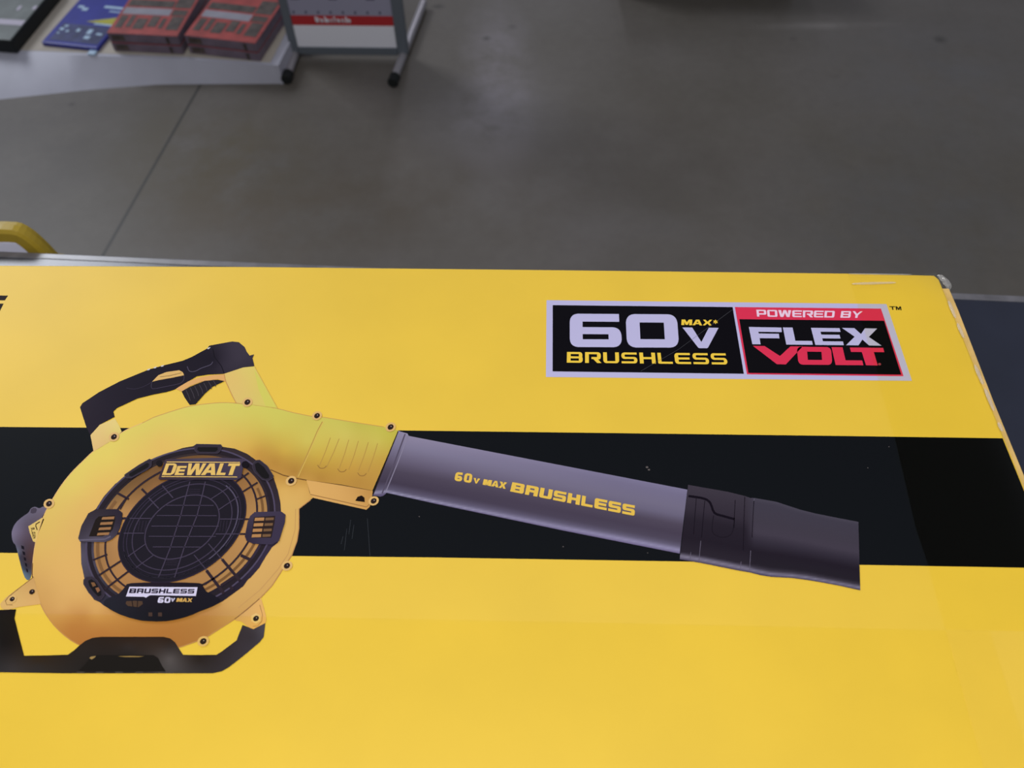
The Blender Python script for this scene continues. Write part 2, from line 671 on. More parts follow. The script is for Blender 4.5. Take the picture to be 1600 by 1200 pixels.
def glyph(ch, a, b, R):
    m = .5
    if ch == 'B': return [(0, 0), (1, 0, R), (1, m, R * .6), (.95, m + .01), (.98, m + .02, R * .5), (.98, 1, R), (0, 1)], [[(a, b), (1 - a, b), (1 - a, m - b / 2), (a, m - b / 2)], [(a, m + b / 2), (1 - a, m + b / 2), (1 - a, 1 - b), (a, 1 - b)]]
    if ch == 'R': return [(0, 0), (a, 0), (a, 1 - b), (1 - a, 1 - b), (1 - a, .36 + b), (.40, .36 + b), (.40, .36), (.52, .36), (.76, 0), (1.03, 0), (.82, .34), (1, .36, R), (1, 1, R), (0, 1)], []
    if ch == 'r': return [(0, 0), (a, 0), (a, .33), (1 - a, .33), (1 - a, 0), (1, 0), (1, 1, R), (0, 1, R * .3)], [[(a, .33 + b), (1 - a, .33 + b), (1 - a, 1 - b), (a, 1 - b)]]
    if ch == 'U': return [(0, 1), (0, 0, R), (1, 0, R), (1, 1), (1 - a, 1), (1 - a, b), (a, b), (a, 1)], []
    if ch == 'S': return [(0, 0), (1, 0, R), (1, m + b / 2, R), (a * .85, m + b / 2, R * .3), (a * .85, 1 - b, R * .3), (.98, 1 - b), (.98, 1), (0, 1, R), (0, m - b / 2, R), (1 - a * .85, m - b / 2, R * .3), (1 - a * .85, b, R * .3), (0, b)], []
    if ch == 'H': return [(0, 0), (a, 0), (a, m - b / 2), (1 - a, m - b / 2), (1 - a, 0), (1, 0), (1, 1), (1 - a, 1), (1 - a, m + b / 2), (a, m + b / 2), (a, 1), (0, 1)], []
    if ch == 'L': return [(0, 0, R * .4), (1, 0), (1, b), (a, b), (a, 1), (0, 1)], []
    if ch == 'E': return [(0, 0, R), (1, 0), (1, b), (a, b), (a, m - b / 2), (.94, m - b / 2), (.94, m + b / 2), (a, m + b / 2), (a, 1 - b), (1, 1 - b), (1, 1), (0, 1, R)], []
    if ch == 'F': return [(0, 0), (a, 0), (a, .36), (.9, .36), (.9, .36 + b), (a, .36 + b), (a, 1 - b), (1, 1 - b), (1, 1), (0, 1)], []
    if ch == 'P': return [(0, 0), (a, 0), (a, .30), (1, .30, R), (1, 1, R), (0, 1)], [[(a, .30 + b), (1 - a, .30 + b), (1 - a, 1 - b), (a, 1 - b)]]
    if ch in 'O0': return [(0, 0, R), (1, 0, R), (1, 1, R), (0, 1, R)], [[(a, b), (1 - a, b), (1 - a, 1 - b), (a, 1 - b)]]
    if ch == 'D': return [(0, 0), (1, 0, R), (1, 1, R), (0, 1)], [[(a, b), (1 - a, b), (1 - a, 1 - b), (a, 1 - b)]]
    if ch == '6': return [(0, 0, R), (1, 0, R), (1, .60, R), (a, .60), (a, 1 - b), (.97, 1 - b), (.97, 1), (0, 1, R)], [[(a, b), (1 - a, b), (1 - a, .60 - b * .9), (a, .60 - b * .9)]]
    if ch == '9': return [(1, 1, R), (0, 1, R), (0, .40, R), (1 - a, .40), (1 - a, b), (.03, b), (.03, 0), (1, 0, R)], [[(1 - a, 1 - b), (a, 1 - b), (a, .40 + b * .9), (1 - a, .40 + b * .9)]]
    if ch in 'Vv': return [(0, 1), (a, 1), (.53, .30), (1 - a, 1), (1, 1), (.72, 0, R * .4), (.45, 0, R * .4)], []
    if ch == 'X': return [(0, 0), (a, 0), (.5, .34), (1 - a, 0), (1, 0), (.70, .5), (1, 1), (1 - a, 1), (.5, .66), (a, 1), (0, 1), (.30, .5)], []
    if ch == 'A': return [(0, 0), (.33, 1), (.67, 1), (1, 0), (1 - a, 0), (.93 - a, .2), (.07 + a, .2), (a, 0)], [[(.5, .75), (.40, .42), (.60, .42)]]
    if ch == 'M': return [(0, 0), (0, 1), (a * 1.2, 1), (.5, .52), (1 - a * 1.2, 1), (1, 1), (1, 0), (1 - a, 0), (1 - a, .55), (.60, .05), (.40, .05), (a, .55), (a, 0)], []
    if ch == 'W': return [(0, 1), (a, 1), (.27, .38), (.40, 1), (.62, 1), (.74, .38), (1 - a, 1), (1, 1), (.86, 0), (.63, 0), (.51, .58), (.38, 0), (.15, 0)], []
    if ch == 'Y': return [(0, 1), (a, 1), (.5, .62), (1 - a, 1), (1, 1), (.5 + a / 2, .42), (.5 + a / 2, 0), (.5 - a / 2, 0), (.5 - a / 2, .42)], []
    if ch == 'T': return [(0, 1), (1, 1), (1, 1 - b), (.5 + a / 2, 1 - b), (.5 + a / 2, 0), (.5 - a / 2, 0), (.5 - a / 2, 1 - b), (0, 1 - b)], []
    if ch == 'h': return [(0, 0), (a, 0), (a, .45), (1 - a, .45), (1 - a, 0), (1, 0), (1, .7, R), (a, .7), (a, 1), (0, 1)], []
    if ch == '.': return [(.1, 0), (.9, 0), (.9, .2), (.1, .2)], []
    if ch == '*': return [(.5 + (.5 if k % 2 == 0 else .25) * math.cos(math.pi / 2 + k * math.pi / 6), .5 + (.5 if k % 2 == 0 else .25) * math.sin(math.pi / 2 + k * math.pi / 6)) for k in range(12)], []
    raise KeyError(ch)


def put(ink, ch, quad, col, a=.25, b=.2, R=.2, layer=None):
    """one letter into the quad TL, TR, BR, BL (photo pixels)"""
    tl, tr, br, bl = quad
    wd = math.hypot(tr[0] - tl[0], tr[1] - tl[1]); ht = math.hypot(bl[0] - tl[0], bl[1] - tl[1])
    asp = wd / ht
    o, hs = glyph(ch, a, b, R)

    def mp(p):
        u, v = p
        return tuple((tl[k] * (1 - u) + tr[k] * u) * v + (bl[k] * (1 - u) + br[k] * u) * (1 - v) for k in (0, 1))
    ink.add([mp(p) for p in rounded(o, asp)], col, [[mp(p) for p in rounded(h, asp)] for h in hs], layer)


def word(ink, s, quad, col, widths=None, gap=.12, a=.27, b=.22, R=.25, layer=None):
    ws = widths or [1.0 if c != ' ' else .6 for c in s]
    tot = sum(ws) + gap * (len(s) - 1)
    tl, tr, br, bl = quad
    u = 0
    for c, wd in zip(s, ws):
        u0, u1 = u / tot, (u + wd) / tot
        u += wd + gap
        if c == ' ': continue
        L_ = lambda p, q, t: (p[0] + (q[0] - p[0]) * t, p[1] + (q[1] - p[1]) * t)
        put(ink, c, [L_(tl, tr, u0), L_(tl, tr, u1), L_(bl, br, u1), L_(bl, br, u0)], col, a, b, R, layer)


# ---------- stripe and the end of a big word at the left
k = Ink(1)
BLK = (22, 24, 27)
stripe = [(-40, 666.6), (0, 667), (622, 672.5), (1300, 681), (1569, 685), (1574, 694), (1600, 757), (1650, 887.6), (1600, 887), (1343, 882.5), (1080, 877.5), (680, 871), (460, 868.75), (0, 863.75), (-40, 863.3)]
st = [p for p in stripe]
xr = [T(1566, 684.8).x, T(1597, 755).x]
k.add(st[:4] + [(1566.5, 684.8), (1596, 757), (1640, 867), (1648, 887.6)] + st[8:], BLK)
k.add([(1397.8, 682.4), (1566.5, 684.8), (1596, 757), (1640, 867), (1648, 887.6), (1600, 887), (1451, 884.2), (1431, 825)], (7, 8, 8), layer=2)   # under the tape: lost surface haze painted as darker ink
SCUFF = [((548, 812), (545, 835)), ((553, 820), (550, 842)), ((542, 826), (538, 860)), ((574, 810), (578, 868)), ((536, 838), (533, 850))]
for a, b in SCUFF:
    k.stroke([a, b], .7, (52, 55, 60), layer=2)
for (x, y, r) in ((1011, 730, 2.2), (1014, 734, 2.0), (1012, 864, 1), (880, 854, 1.2), (655, 807, 1), (1389, 698, 1), (1356, 731, 1), (675, 753, 1.2)):
    k.add(ell(x, y, (r, 0), (0, r * .7), 8), (92, 86, 84), layer=2)
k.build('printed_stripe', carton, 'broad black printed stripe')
k = Ink(1)
k.add([(-60, 461.2), (12.5, 461.8), (7.5, 469.2), (-60, 468.6)], (38, 30, 30))
k.add([(-40, 474.0), (5.6, 474.4), (0, 485.5), (-10, 505), (-40, 505)], (38, 30, 30))
k.build('printed_wordmark_end', carton, 'cut-off end of a large black printed word')

# ---------- badge
A_ = Z(840, 440, 16 / 3)
B_ = Z(1130, 440, 16 / 3)
SILV, RED, YEL = (186, 182, 218), (217, 48, 80), (238, 200, 66)
k = Ink(1)
k.add([(854, 469), (1385, 475), (1425, 595), (853, 589)], SILV)
badge = k.build('printed_badge', carton, 'silver framed printed badge')
k = Ink(2)
k.add(A_((126, 196)) + B_((78, 212), (172, 768)) + A_((125, 748)), (19, 18, 22))
k.stroke([(1001, 580), (1060, 546), (1144, 484)], .5, (70, 70, 75), layer=3)
k.build('voltage_panel', badge, 'black panel')
k = Ink(2)
k.add(B_((97, 212), (1315, 225), (1503, 788), (198, 772)), RED)
k.add(B_((134, 313), (1341, 326), (1484, 775), (210, 761)), (20, 19, 22), layer=3)
k.add(B_((1152, 325), (1339, 328), (1480, 772), (1290, 769)), (9, 8, 9), layer=3.5)  # darker copy of the panel black; haze lost under tape painted in
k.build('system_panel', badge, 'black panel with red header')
k = Ink(3)
put(k, '6', A_((268, 267), (690, 270), (704, 547), (268, 545)), SILV, .25, .235, .24)
put(k, '0', A_((733, 270), (1160, 273), (1180, 550), (745, 549)), SILV, .265, .25, .26)
put(k, 'v', A_((1207, 382), (1508, 385), (1497, 555), (1215, 555)), SILV, .27, .2, .15)
k.build('voltage_figure', badge, 'silver figures')
k = Ink(3)
word(k, 'BRUSHLESS', A_((245, 586), (1568, 598), (1586, 691), (243, 675)), YEL, [1, 1, 1, 1, 1, .92, 1, 1, 1], .15, .24, .19, .28)
k.build('yellow_lettering', badge)
k = Ink(3)
word(k, 'MAX', A_((1200, 316), (1456, 318), (1452, 366), (1198, 362)), YEL, [1.15, 1.05, 1], .05, .27, .25, .1)
put(k, '*', A_((1459, 315), (1506, 315), (1506, 355), (1459, 355)), YEL)
k.build('voltage_remark', badge)
k = Ink(4)
word(k, 'POWERED BY', B_((275, 234), (1163, 248), (1150, 303), (283, 292)), (235, 205, 225), [1, 1.05, 1.35, 1, 1.05, 1, 1.05, .45, 1.05, 1.05], .1, .24, .2, .2)
put(k, 'F', B_((213, 378), (485, 383), (500, 524), (243, 522)), SILV, .27, .27, 0)
put(k, 'L', B_((497, 382), (717, 385), (747, 527), (526, 525)), SILV, .37, .23, 0)
put(k, 'E', B_((731, 385), (970, 388), (1006, 530), (768, 528)), SILV, .30, .22, .02)
put(k, 'X', B_((990, 386), (1283, 391), (1320, 534), (1024, 530)), SILV, .35, .2, 0)
k.build('silver_lettering', badge)
k = Ink(4)
V_ = [(247, 535), (345, 537), (473, 620), (560, 540), (662, 541), (522, 690), (447, 688)]
k.add(B_(*V_), RED)
put(k, 'O', B_((612, 542), (898, 546), (910, 694), (628, 692)), RED, .29, .27, .24)
put(k, 'L', B_((903, 546), (1132, 549), (1168, 697), (937, 695)), RED, .40, .27, 0)
k.add(B_((1055, 549), (1333, 552), (1343, 588), (1255, 587), (1288, 699), (1190, 697), (1155, 587), (1066, 586)), RED)
k.add(ell(1374.3, 569, (2.4, 0), (0, 2), 12), (150, 60, 70))
k.build('red_lettering', badge)
k = Ink(1)
put(k, 'T', B_((1384, 205), (1434, 206), (1438, 236), (1390, 235)), (45, 38, 20), .22, .22, 0)
put(k, 'M', B_((1436, 206), (1481, 207), (1487, 238), (1441, 237)), (45, 38, 20), .22, .2, 0)
k.build('trade_sign', badge, 'small black letters beside the badge')

# ---------- the printed picture of the blower
H4, G1, G2, G3, G4 = Z(100, 520, 4), Z(110, 660, 8), Z(280, 660, 8), Z(110, 800, 8), Z(280, 800, 8)
L1, L2, N7, N8, T6, T7 = Z(0, 660, 4), Z(0, 780, 4), Z(360, 600, 4), Z(200, 800, 4), Z(680, 700, 4), Z(1000, 700, 4)
BT, F6, F7, HN, TX = Z(0, 780, 40 / 3), Z(0, 900, 20 / 3), Z(200, 900, 20 / 3), Z(230, 560, 20 / 3), Z(690, 710, 5)

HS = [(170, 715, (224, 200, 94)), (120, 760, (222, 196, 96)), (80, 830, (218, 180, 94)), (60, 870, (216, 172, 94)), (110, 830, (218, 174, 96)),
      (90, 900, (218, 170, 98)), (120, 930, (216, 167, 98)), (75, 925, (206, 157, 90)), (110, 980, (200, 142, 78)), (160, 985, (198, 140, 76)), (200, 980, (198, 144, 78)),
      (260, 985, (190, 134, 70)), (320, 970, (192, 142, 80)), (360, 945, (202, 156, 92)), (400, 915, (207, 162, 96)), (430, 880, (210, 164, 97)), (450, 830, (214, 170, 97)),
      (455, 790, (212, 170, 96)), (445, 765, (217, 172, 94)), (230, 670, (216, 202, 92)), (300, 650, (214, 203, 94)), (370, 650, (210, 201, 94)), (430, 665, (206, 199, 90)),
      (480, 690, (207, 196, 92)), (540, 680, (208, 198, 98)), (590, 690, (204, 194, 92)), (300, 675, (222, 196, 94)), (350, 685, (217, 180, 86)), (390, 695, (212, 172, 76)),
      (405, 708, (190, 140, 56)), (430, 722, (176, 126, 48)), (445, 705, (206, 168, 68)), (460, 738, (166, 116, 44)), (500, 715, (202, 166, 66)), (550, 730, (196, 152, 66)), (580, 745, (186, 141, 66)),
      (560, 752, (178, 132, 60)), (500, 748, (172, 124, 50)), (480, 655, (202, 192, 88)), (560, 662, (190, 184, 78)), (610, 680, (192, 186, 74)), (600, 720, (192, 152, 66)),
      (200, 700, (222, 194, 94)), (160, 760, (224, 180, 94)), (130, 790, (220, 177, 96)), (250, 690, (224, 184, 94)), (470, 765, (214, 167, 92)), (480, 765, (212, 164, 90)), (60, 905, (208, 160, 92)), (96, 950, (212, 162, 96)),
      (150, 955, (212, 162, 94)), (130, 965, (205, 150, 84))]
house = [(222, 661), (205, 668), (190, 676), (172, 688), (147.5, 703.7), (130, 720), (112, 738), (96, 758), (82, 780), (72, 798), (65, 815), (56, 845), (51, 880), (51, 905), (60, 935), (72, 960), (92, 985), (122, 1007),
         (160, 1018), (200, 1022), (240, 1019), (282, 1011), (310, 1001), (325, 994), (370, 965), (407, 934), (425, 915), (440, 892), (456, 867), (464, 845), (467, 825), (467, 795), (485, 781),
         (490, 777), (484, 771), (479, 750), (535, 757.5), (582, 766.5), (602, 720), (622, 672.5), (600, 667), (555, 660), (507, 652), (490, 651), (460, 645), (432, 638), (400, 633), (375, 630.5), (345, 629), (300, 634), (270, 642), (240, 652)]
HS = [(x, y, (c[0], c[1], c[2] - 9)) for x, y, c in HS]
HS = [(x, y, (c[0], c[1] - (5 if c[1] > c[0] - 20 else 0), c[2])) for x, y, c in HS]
HS = [(x, y, (c[0] - 20, c[1] - 26, c[2] - 20) if y > 962 and x < 340 else c) for x, y, c in HS]  # samples under the tape darkened; the sheen lost there is painted in
h_arc = smooth_poly(house[0:26], 3, False)
h_top = smooth_poly(house[-9:], 3, False)
k = Ink(2)
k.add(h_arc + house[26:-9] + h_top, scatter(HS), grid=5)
edge = (205, 155, 80)
k.stroke(h_arc[:40], 1.0, (226, 180, 110), layer=2.5)
k.stroke(house[-12:-9] + h_top + [house[0]], 1.0, (200, 150, 78), layer=2.5)
k.stroke(house[20:33], 1.6, (184, 132, 76), layer=2.5)
k.stroke(h_arc[36:52], 1.6, (190, 136, 78), layer=2.5)
# second contour of the scroll on its right flank
k.stroke([(462, 795), (461, 828), (450, 866), (434, 890), (406, 922), (372, 950)], 1.0, (192, 144, 82), layer=2.5)
# seam where the outlet leaves the scroll, collar and its grooves
k.stroke(N7((250, 535), (330, 570), (415, 590), (480, 602)), 1.6, (112, 76, 34), layer=2.5)
k.stroke(N7((480, 602), (700, 636), (890, 670)), 1.3, (132, 92, 44), layer=2.5)
k.stroke(N7((575, 235), (545, 290), (480, 440), (415, 580)), 1.3, (182, 140, 62), layer=2.5)
k.stroke(N7((583, 235), (553, 290), (488, 440), (423, 580)), 1.0, (214, 182, 84), layer=2.5)
for (xa, xb) in ((625, 555), (680, 600), (740, 680), (800, 740), (862, 800), (920, 860)):
    k.stroke(N7((xa, 335 + (xa - 625) * .12), ((xa + xb) / 2 + 3, 425 + (xa - 625) * .12), (xb, 515 + (xa - 625) * .12)), 1.0, (176, 136, 60), layer=2.5)
for (xa, y) in ((575, 525), (700, 547), (825, 572)):
    k.stroke(smooth_poly(N7((xa - 30, y - 18), (xa - 15, y), (xa + 10, y), (xa + 25, y - 14)), 4, False), 1.2, (146, 104, 46), layer=2.5)
# lug plate under the outlet
k.add(N7((475, 600), (700, 635), (890, 668), (880, 740), (870, 768), (850, 786), (520, 712), (500, 690)), scatter([(490, 760, (216, 166, 90)), (560, 785, (206, 156, 82)), (575, 770, (188, 138, 66)), (530, 765, (212, 162, 88))]), layer=3, grid=6)
k.stroke(N7((500, 690), (600, 712), (850, 768), (872, 750)), 1.1, (150, 106, 56), layer=4)
k.add(N7((780, 730), (795, 705), (820, 697), (838, 710), (840, 738)), (30, 22, 18), layer=4)
# left mounting ear
k.add(F6((350, 8), (200, 120), (60, 225), (0, 290), (8, 325), (30, 345), (75, 355), (200, 322), (425, 292), (395, 180)), scatter([(48, 905, (196, 150, 82)), (20, 938, (214, 172, 98)), (55, 940, (214, 166, 96)), (30, 925, (206, 164, 92))]), layer=3, grid=5)
k.stroke(F6((350, 10), (200, 125), (90, 215), (55, 260), (70, 300), (130, 300)), .9, (128, 92, 50), layer=4)
# right bracket
k.add(smooth_poly(F7((1110, 450), (1250, 340), (1370, 230), (1405, 300), (1432, 400), (1440, 455), (1420, 512), (1380, 545), (1320, 556), (1250, 530), (1180, 475)), 3), scatter([(385, 955, (210, 162, 92)), (410, 960, (226, 172, 92)), (400, 982, (222, 166, 84)), (375, 968, (206, 156, 86))]), layer=3, grid=5)
k.stroke(F7((1110, 450), (1250, 340), (1370, 235)), 1.4, (140, 98, 54), layer=4)
k.stroke(F7((1372, 300), (1400, 400), (1395, 470), (1350, 520), (1300, 525)), .8, (160, 112, 60), layer=4)
# rear handle root and front post
k.add(H4((165, 640), (212, 588), (222, 575), (318, 535), (345, 580), (360, 618), (300, 672), (185, 742)), scatter([(150, 690, (222, 186, 112)), (180, 665, (226, 200, 118)), (182, 670, (218, 200, 98)), (165, 695, (216, 176, 104))]), layer=3, grid=5)
k.add(H4((1000, 256), (1120, 216), (1192, 210), (1240, 300), (1335, 472), (1200, 452), (1075, 437), (1050, 390), (1010, 302)), scatter([(365, 590, (222, 186, 98)), (385, 580, (218, 196, 98)), (375, 610, (220, 188, 100)), (400, 600, (218, 194, 92)), (420, 630, (212, 198, 88)), (395, 620, (216, 190, 98))]), layer=3, grid=6)
k.add(H4((1190, 232), (1235, 300), (1330, 468), (1262, 460), (1215, 350)), (208, 200, 84), layer=4)
k.stroke(H4((1192, 212), (1240, 300), (1335, 472)), .9, (206, 170, 72), layer=5)
k.stroke(H4((1000, 256), (1010, 302), (1050, 390), (1075, 437)), 1.2, (196, 142, 74), layer=5)
k.add(H4((700, 350), (760, 310), (840, 280), (930, 264), (1000, 260), (1008, 304), (960, 290), (860, 305), (790, 332), (735, 367)), (218, 162, 90), layer=4)
picture = k.build('blower_picture', carton, 'printed picture of a yellow leaf blower')

# grip
k = Ink(4)
grip = H4((100, 465), (115, 440), (220, 370), (350, 303), (530, 229), (620, 204), (740, 175), (800, 150), (895, 98), (908, 80), (1050, 54), (1092, 58), (1128, 88), (1142, 118), (1160, 142), (1188, 135), (1178, 158), (1190, 208),
          (1120, 216), (1000, 256), (900, 261), (830, 272), (740, 325), (690, 355), (640, 370), (560, 385), (460, 410), (330, 470), (308, 492), (316, 525), (222, 575), (205, 592), (165, 640), (140, 590), (120, 530))
k.add(grip, scatter([(130, 630, (44, 38, 48)), (170, 620, (36, 31, 42)), (220, 600, (32, 28, 38)), (270, 600, (33, 28, 38)), (320, 575, (34, 30, 40)), (350, 570, (54, 48, 60)), (375, 560, (60, 54, 66)), (385, 570, (50, 45, 56)), (140, 655, (40, 34, 44)), (360, 540, (58, 52, 64)), (335, 560, (26, 22, 32))]), grid=6)
k.add(H4((550, 306), (590, 265), (640, 245), (720, 234), (742, 246), (751, 265), (680, 280), (590, 296)), (216, 172, 92), layer=5)
k.stroke(H4((600, 275), (660, 268), (735, 250)), .7, (120, 92, 50), layer=6)
k.stroke(smooth_poly(H4((550, 306), (545, 335), (560, 350), (640, 335), (720, 318), (748, 295), (750, 265)), 3, False), .9, (64, 57, 74), layer=5)
k.stroke(smooth_poly(H4((770, 210), (785, 240), (820, 240), (860, 220), (915, 200), (930, 180)), 3, False), 1.2, (76, 70, 88), layer=5)
k.stroke(smooth_poly(H4((390, 345), (440, 352), (500, 335), (545, 310)), 3, False), .8, (56, 50, 66), layer=5)
k.stroke(H4((930, 100), (940, 150), (985, 210), (1000, 252)), 1.2, (24, 20, 28), layer=5)
for x in (520, 560, 605, 895):
    y = {520: 228, 560: 216, 605: 206, 895: 95}[x]
    k.add(H4((x, y), (x + 22, y - 6), (x + 14, y + 4), (x + 2, y + 7)), (206, 200, 196), layer=5)
k.build('handle_grip', picture, 'black rubber grip')
k = Ink(5)
k.add(H4((735, 366), (790, 336), (880, 300), (960, 293), (1002, 302), (930, 336), (880, 380), (822, 446), (785, 450), (752, 402)), (38, 34, 40))
for i in range(7):
    t = i / 6
    xa = 760 + t * 170
    k.stroke(H4((xa, 352 - t * 58), (xa + 18, 392 - t * 70), (xa + 30 - t * 14, 425 - t * 88)), .9, (70, 64, 72), layer=6)
k.build('trigger', picture, 'black trigger')

# tube
tube_top = [(622, 673), (637, 678), (1074, 765)]
tube_bot = [(582, 773.5), (604, 771), (680, 787), (880, 829), (1062, 865)]


def lerp_line(pts, x):
    if x <= pts[0][0]: return pts[0][1]
    for p, q in zip(pts, pts[1:]):
        if x <= q[0]: return p[1] + (q[1] - p[1]) * (x - p[0]) / (q[0] - p[0])
    return pts[-1][1]


TR = ramp1([(0, (122, 116, 144)), (.10, (114, 108, 134)), (.30, (112, 106, 128)), (.42, (104, 98, 120)), (.56, (78, 70, 86)), (.70, (70, 62, 78)), (.82, (76, 69, 86)), (.89, (96, 90, 112)), (.95, (142, 136, 168)), (1.0, (104, 94, 126))])
TR2 = ramp1([(0, (140, 132, 156)), (.2, (124, 118, 142)), (.45, (96, 88, 108)), (.6, (76, 68, 84)), (.8, (66, 58, 74)), (.93, (92, 86, 108)), (.97, (150, 146, 172)), (1, (90, 82, 110))])


def tubecol(x, y):
    # across the slanted tube: project back along its cross direction
    t = 0
    for _ in range(3):
        xs = x + (y - lerp_line(tube_top, x)) * .0
        a, b = lerp_line(tube_top, xs + (t) * 38 * (1 - min(1, max(0, (x - 620) / 450))) - 0), lerp_line(tube_bot, xs)
        t = (y - a) / max(b - a, 1)
    t = max(0, min(1, t))
    f = max(0, min(1, (x - 640) / 320))
    c1, c2 = TR2(t), TR(t)
    return tuple(p * (1 - f) + q * f for p, q in zip(c1, c2))


k = Ink(3)
k.add([(622, 673), (637, 677.5), (638, 681), (1074, 765), (1062, 865), (880, 829), (680, 787), (604, 770), (600, 774), (595, 776), (582, 774)], tubecol, grid=2.6)
k.stroke([(622, 674), (602, 724), (583, 773)], 1.4, (44, 34, 30), layer=4)
k.stroke([(633, 678), (616, 724), (597, 771)], 2.0, (84, 76, 94), layer=4)
k.stroke([(638, 680), (621, 724), (603, 768)], 1.4, (134, 127, 148), layer=4)
tube = k.build('blower_tube', picture, 'long grey outlet tube')
k = Ink(5)
YT = (226, 186, 74)
q = TX
put(k, '6', q((112, 137), (168, 143), (158, 213), (98, 205)), YT, .37, .27, .3)
put(k, '0', q((183, 145), (243, 153), (232, 225), (170, 214)), YT, .37, .24, .3)
put(k, 'v', q((250, 183), (302, 190), (283, 230), (250, 224)), YT, .36, .2, 0)
word(k, 'MAX', q((330, 193), (513, 220), (500, 270), (320, 236)), YT, [1.2, 1.05, 1.05], .02, .37, .26, 0)
word(k, 'BrUSHLESS', q((553, 216), (1512, 400), (1508, 481), (535, 289)), YT, [1.05, 1, 1, 1, 1, .92, 1, 1, 1], .12, .33, .25, .2)
k.build('tube_lettering', picture, 'yellow lettering on the printed tube')

# nozzle
noz = T7((300, 230), (550, 274), (655, 300), (690, 312), (715, 312), (850, 336), (930, 362), (1000, 385), (1100, 410), (1200, 430), (1365, 462), (1372, 730), (1377, 889), (1250, 861), (1150, 842), (1050, 825), (950, 812), (820, 805), (750, 794), (690, 778), (620, 766), (370, 716), (310, 706), (248, 696), (275, 470))
ntop = [(1062, 757), (1137, 768.5), (1179, 778), (1212, 784), (1250, 796), (1300, 807), (1345, 816)]
nbot = [(1062, 874), (1077, 876.5), (1092, 879), (1155, 891.5), (1172, 894.5), (1205, 901), (1237, 903), (1262, 906), (1312, 915.5), (1345, 922)]
NR = ramp1([(0, (72, 68, 80)), (.06, (64, 60, 72)), (.3, (64, 59, 70)), (.45, (66, 60, 72)), (.58, (50, 45, 56)), (.70, (36, 31, 40)), (.88, (38, 34, 42)), (.93, (64, 59, 70)), (.965, (122, 117, 138)), (1, (70, 64, 84))])
NR2 = ramp1([(0, (62, 56, 66)), (.3, (52, 46, 56)), (.45, (40, 35, 44)), (.7, (36, 31, 40)), (.9, (44, 39, 48)), (.955, (126, 120, 140)), (1, (70, 62, 80))])


def nozcol(x, y):
    a, b = lerp_line(ntop, x), lerp_line(nbot, x)
    t = max(0, min(1, (y - a) / (b - a)))
    f = max(0, min(1, (x - 1165) / 14))
    return tuple(p * (1 - f) + q_ * f for p, q_ in zip(NR2(t), NR(t)))


k = Ink(5)
k.add(noz, nozcol, grid=2.6)
k.stroke(smooth_poly(T7((302, 300), (360, 308), (410, 320), (440, 345), (465, 405), (520, 425), (592, 445)), 3, False), 3.6, (24, 20, 28), layer=6)
for (xa, ya, xb, yb) in ((352, 315, 335, 540), (405, 330, 385, 560), (595, 325, 588, 500), (655, 305, 645, 640), (712, 330, 700, 560)):
    k.stroke(T7((xa, ya), ((xa + xb) / 2 - 1, (ya + yb) / 2), (xb, yb)), 1.0, (26, 22, 30), layer=6)
k.stroke(smooth_poly(T7((460, 420), (450, 500), (460, 535), (500, 556), (550, 552), (580, 520), (590, 440)), 3, False), 1.0, (30, 26, 34), layer=6)
for (xa, ya, xb, yb) in ((318, 650, 312, 702), (380, 580, 368, 712), (632, 710, 626, 764), (692, 640, 684, 776), (714, 316, 710, 350)):
    k.stroke(T7((xa, ya), (xb, yb)), .9, (96, 90, 106), layer=6)
k.build('nozzle', picture, 'black nozzle')

# battery behind the housing, painted before the housing would be: outside its outline
k = Ink(2)
bat = BT((1010, 190), (930, 165), (890, 155), (820, 188), (740, 160), (680, 170), (630, 210), (590, 280), (450, 380), (330, 490), (262, 620), (242, 740), (270, 890), (330, 975), (400, 1250), (520, 1640), (640, 1640), (690, 1250), (720, 1000), (800, 560), (940, 260))
k.add(smooth_poly(bat, 3), scatter([(30, 830, (104, 94, 116)), (40, 820, (86, 77, 92)), (55, 808, (92, 83, 98)), (70, 796, (104, 94, 112)), (25, 850, (90, 81, 97)), (35, 855, (66, 58, 70)), (33, 870, (46, 40, 52)), (40, 890, (40, 34, 44)), (20, 835, (116, 106, 128)), (50, 870, (84, 54, 50)), (27, 862, (110, 120, 140)), (37, 895, (100, 130, 150))], 4, 6), layer=1.5, grid=4)
k.add(BT((640, 215), (690, 180), (750, 185), (768, 225), (745, 280), (680, 300), (635, 285)), (70, 62, 76), layer=2)
k.add(BT((590, 565), (880, 385), (920, 420), (800, 700), (740, 900), (690, 880), (620, 700)), (216, 184, 96), layer=2)
for i, c in enumerate('9.0Ah'):
    y0 = 590 + i * 46
    x0 = 640 + i * 8
    put(k, c, BT((x0 + 75, y0), (x0 + 85, y0 + 38), (x0 + 12, y0 + 46), (x0, y0 + 6)), (84, 66, 30), .3, .25, .1, layer=2.5)
k.stroke(BT((830, 470), (750, 520), (745, 560), (775, 640)), 1.6, (70, 50, 26), layer=2.5)
for i in range(5):
    k.add(BT((440 + i * 26, 960 + i * 120), (500 + i * 20, 985 + i * 120), (505 + i * 20, 1050 + i * 120), (450 + i * 26, 1030 + i * 120)), (26, 22, 30), layer=2)
k.build('battery_pack', picture, 'grey battery pack peeping out behind the housing')

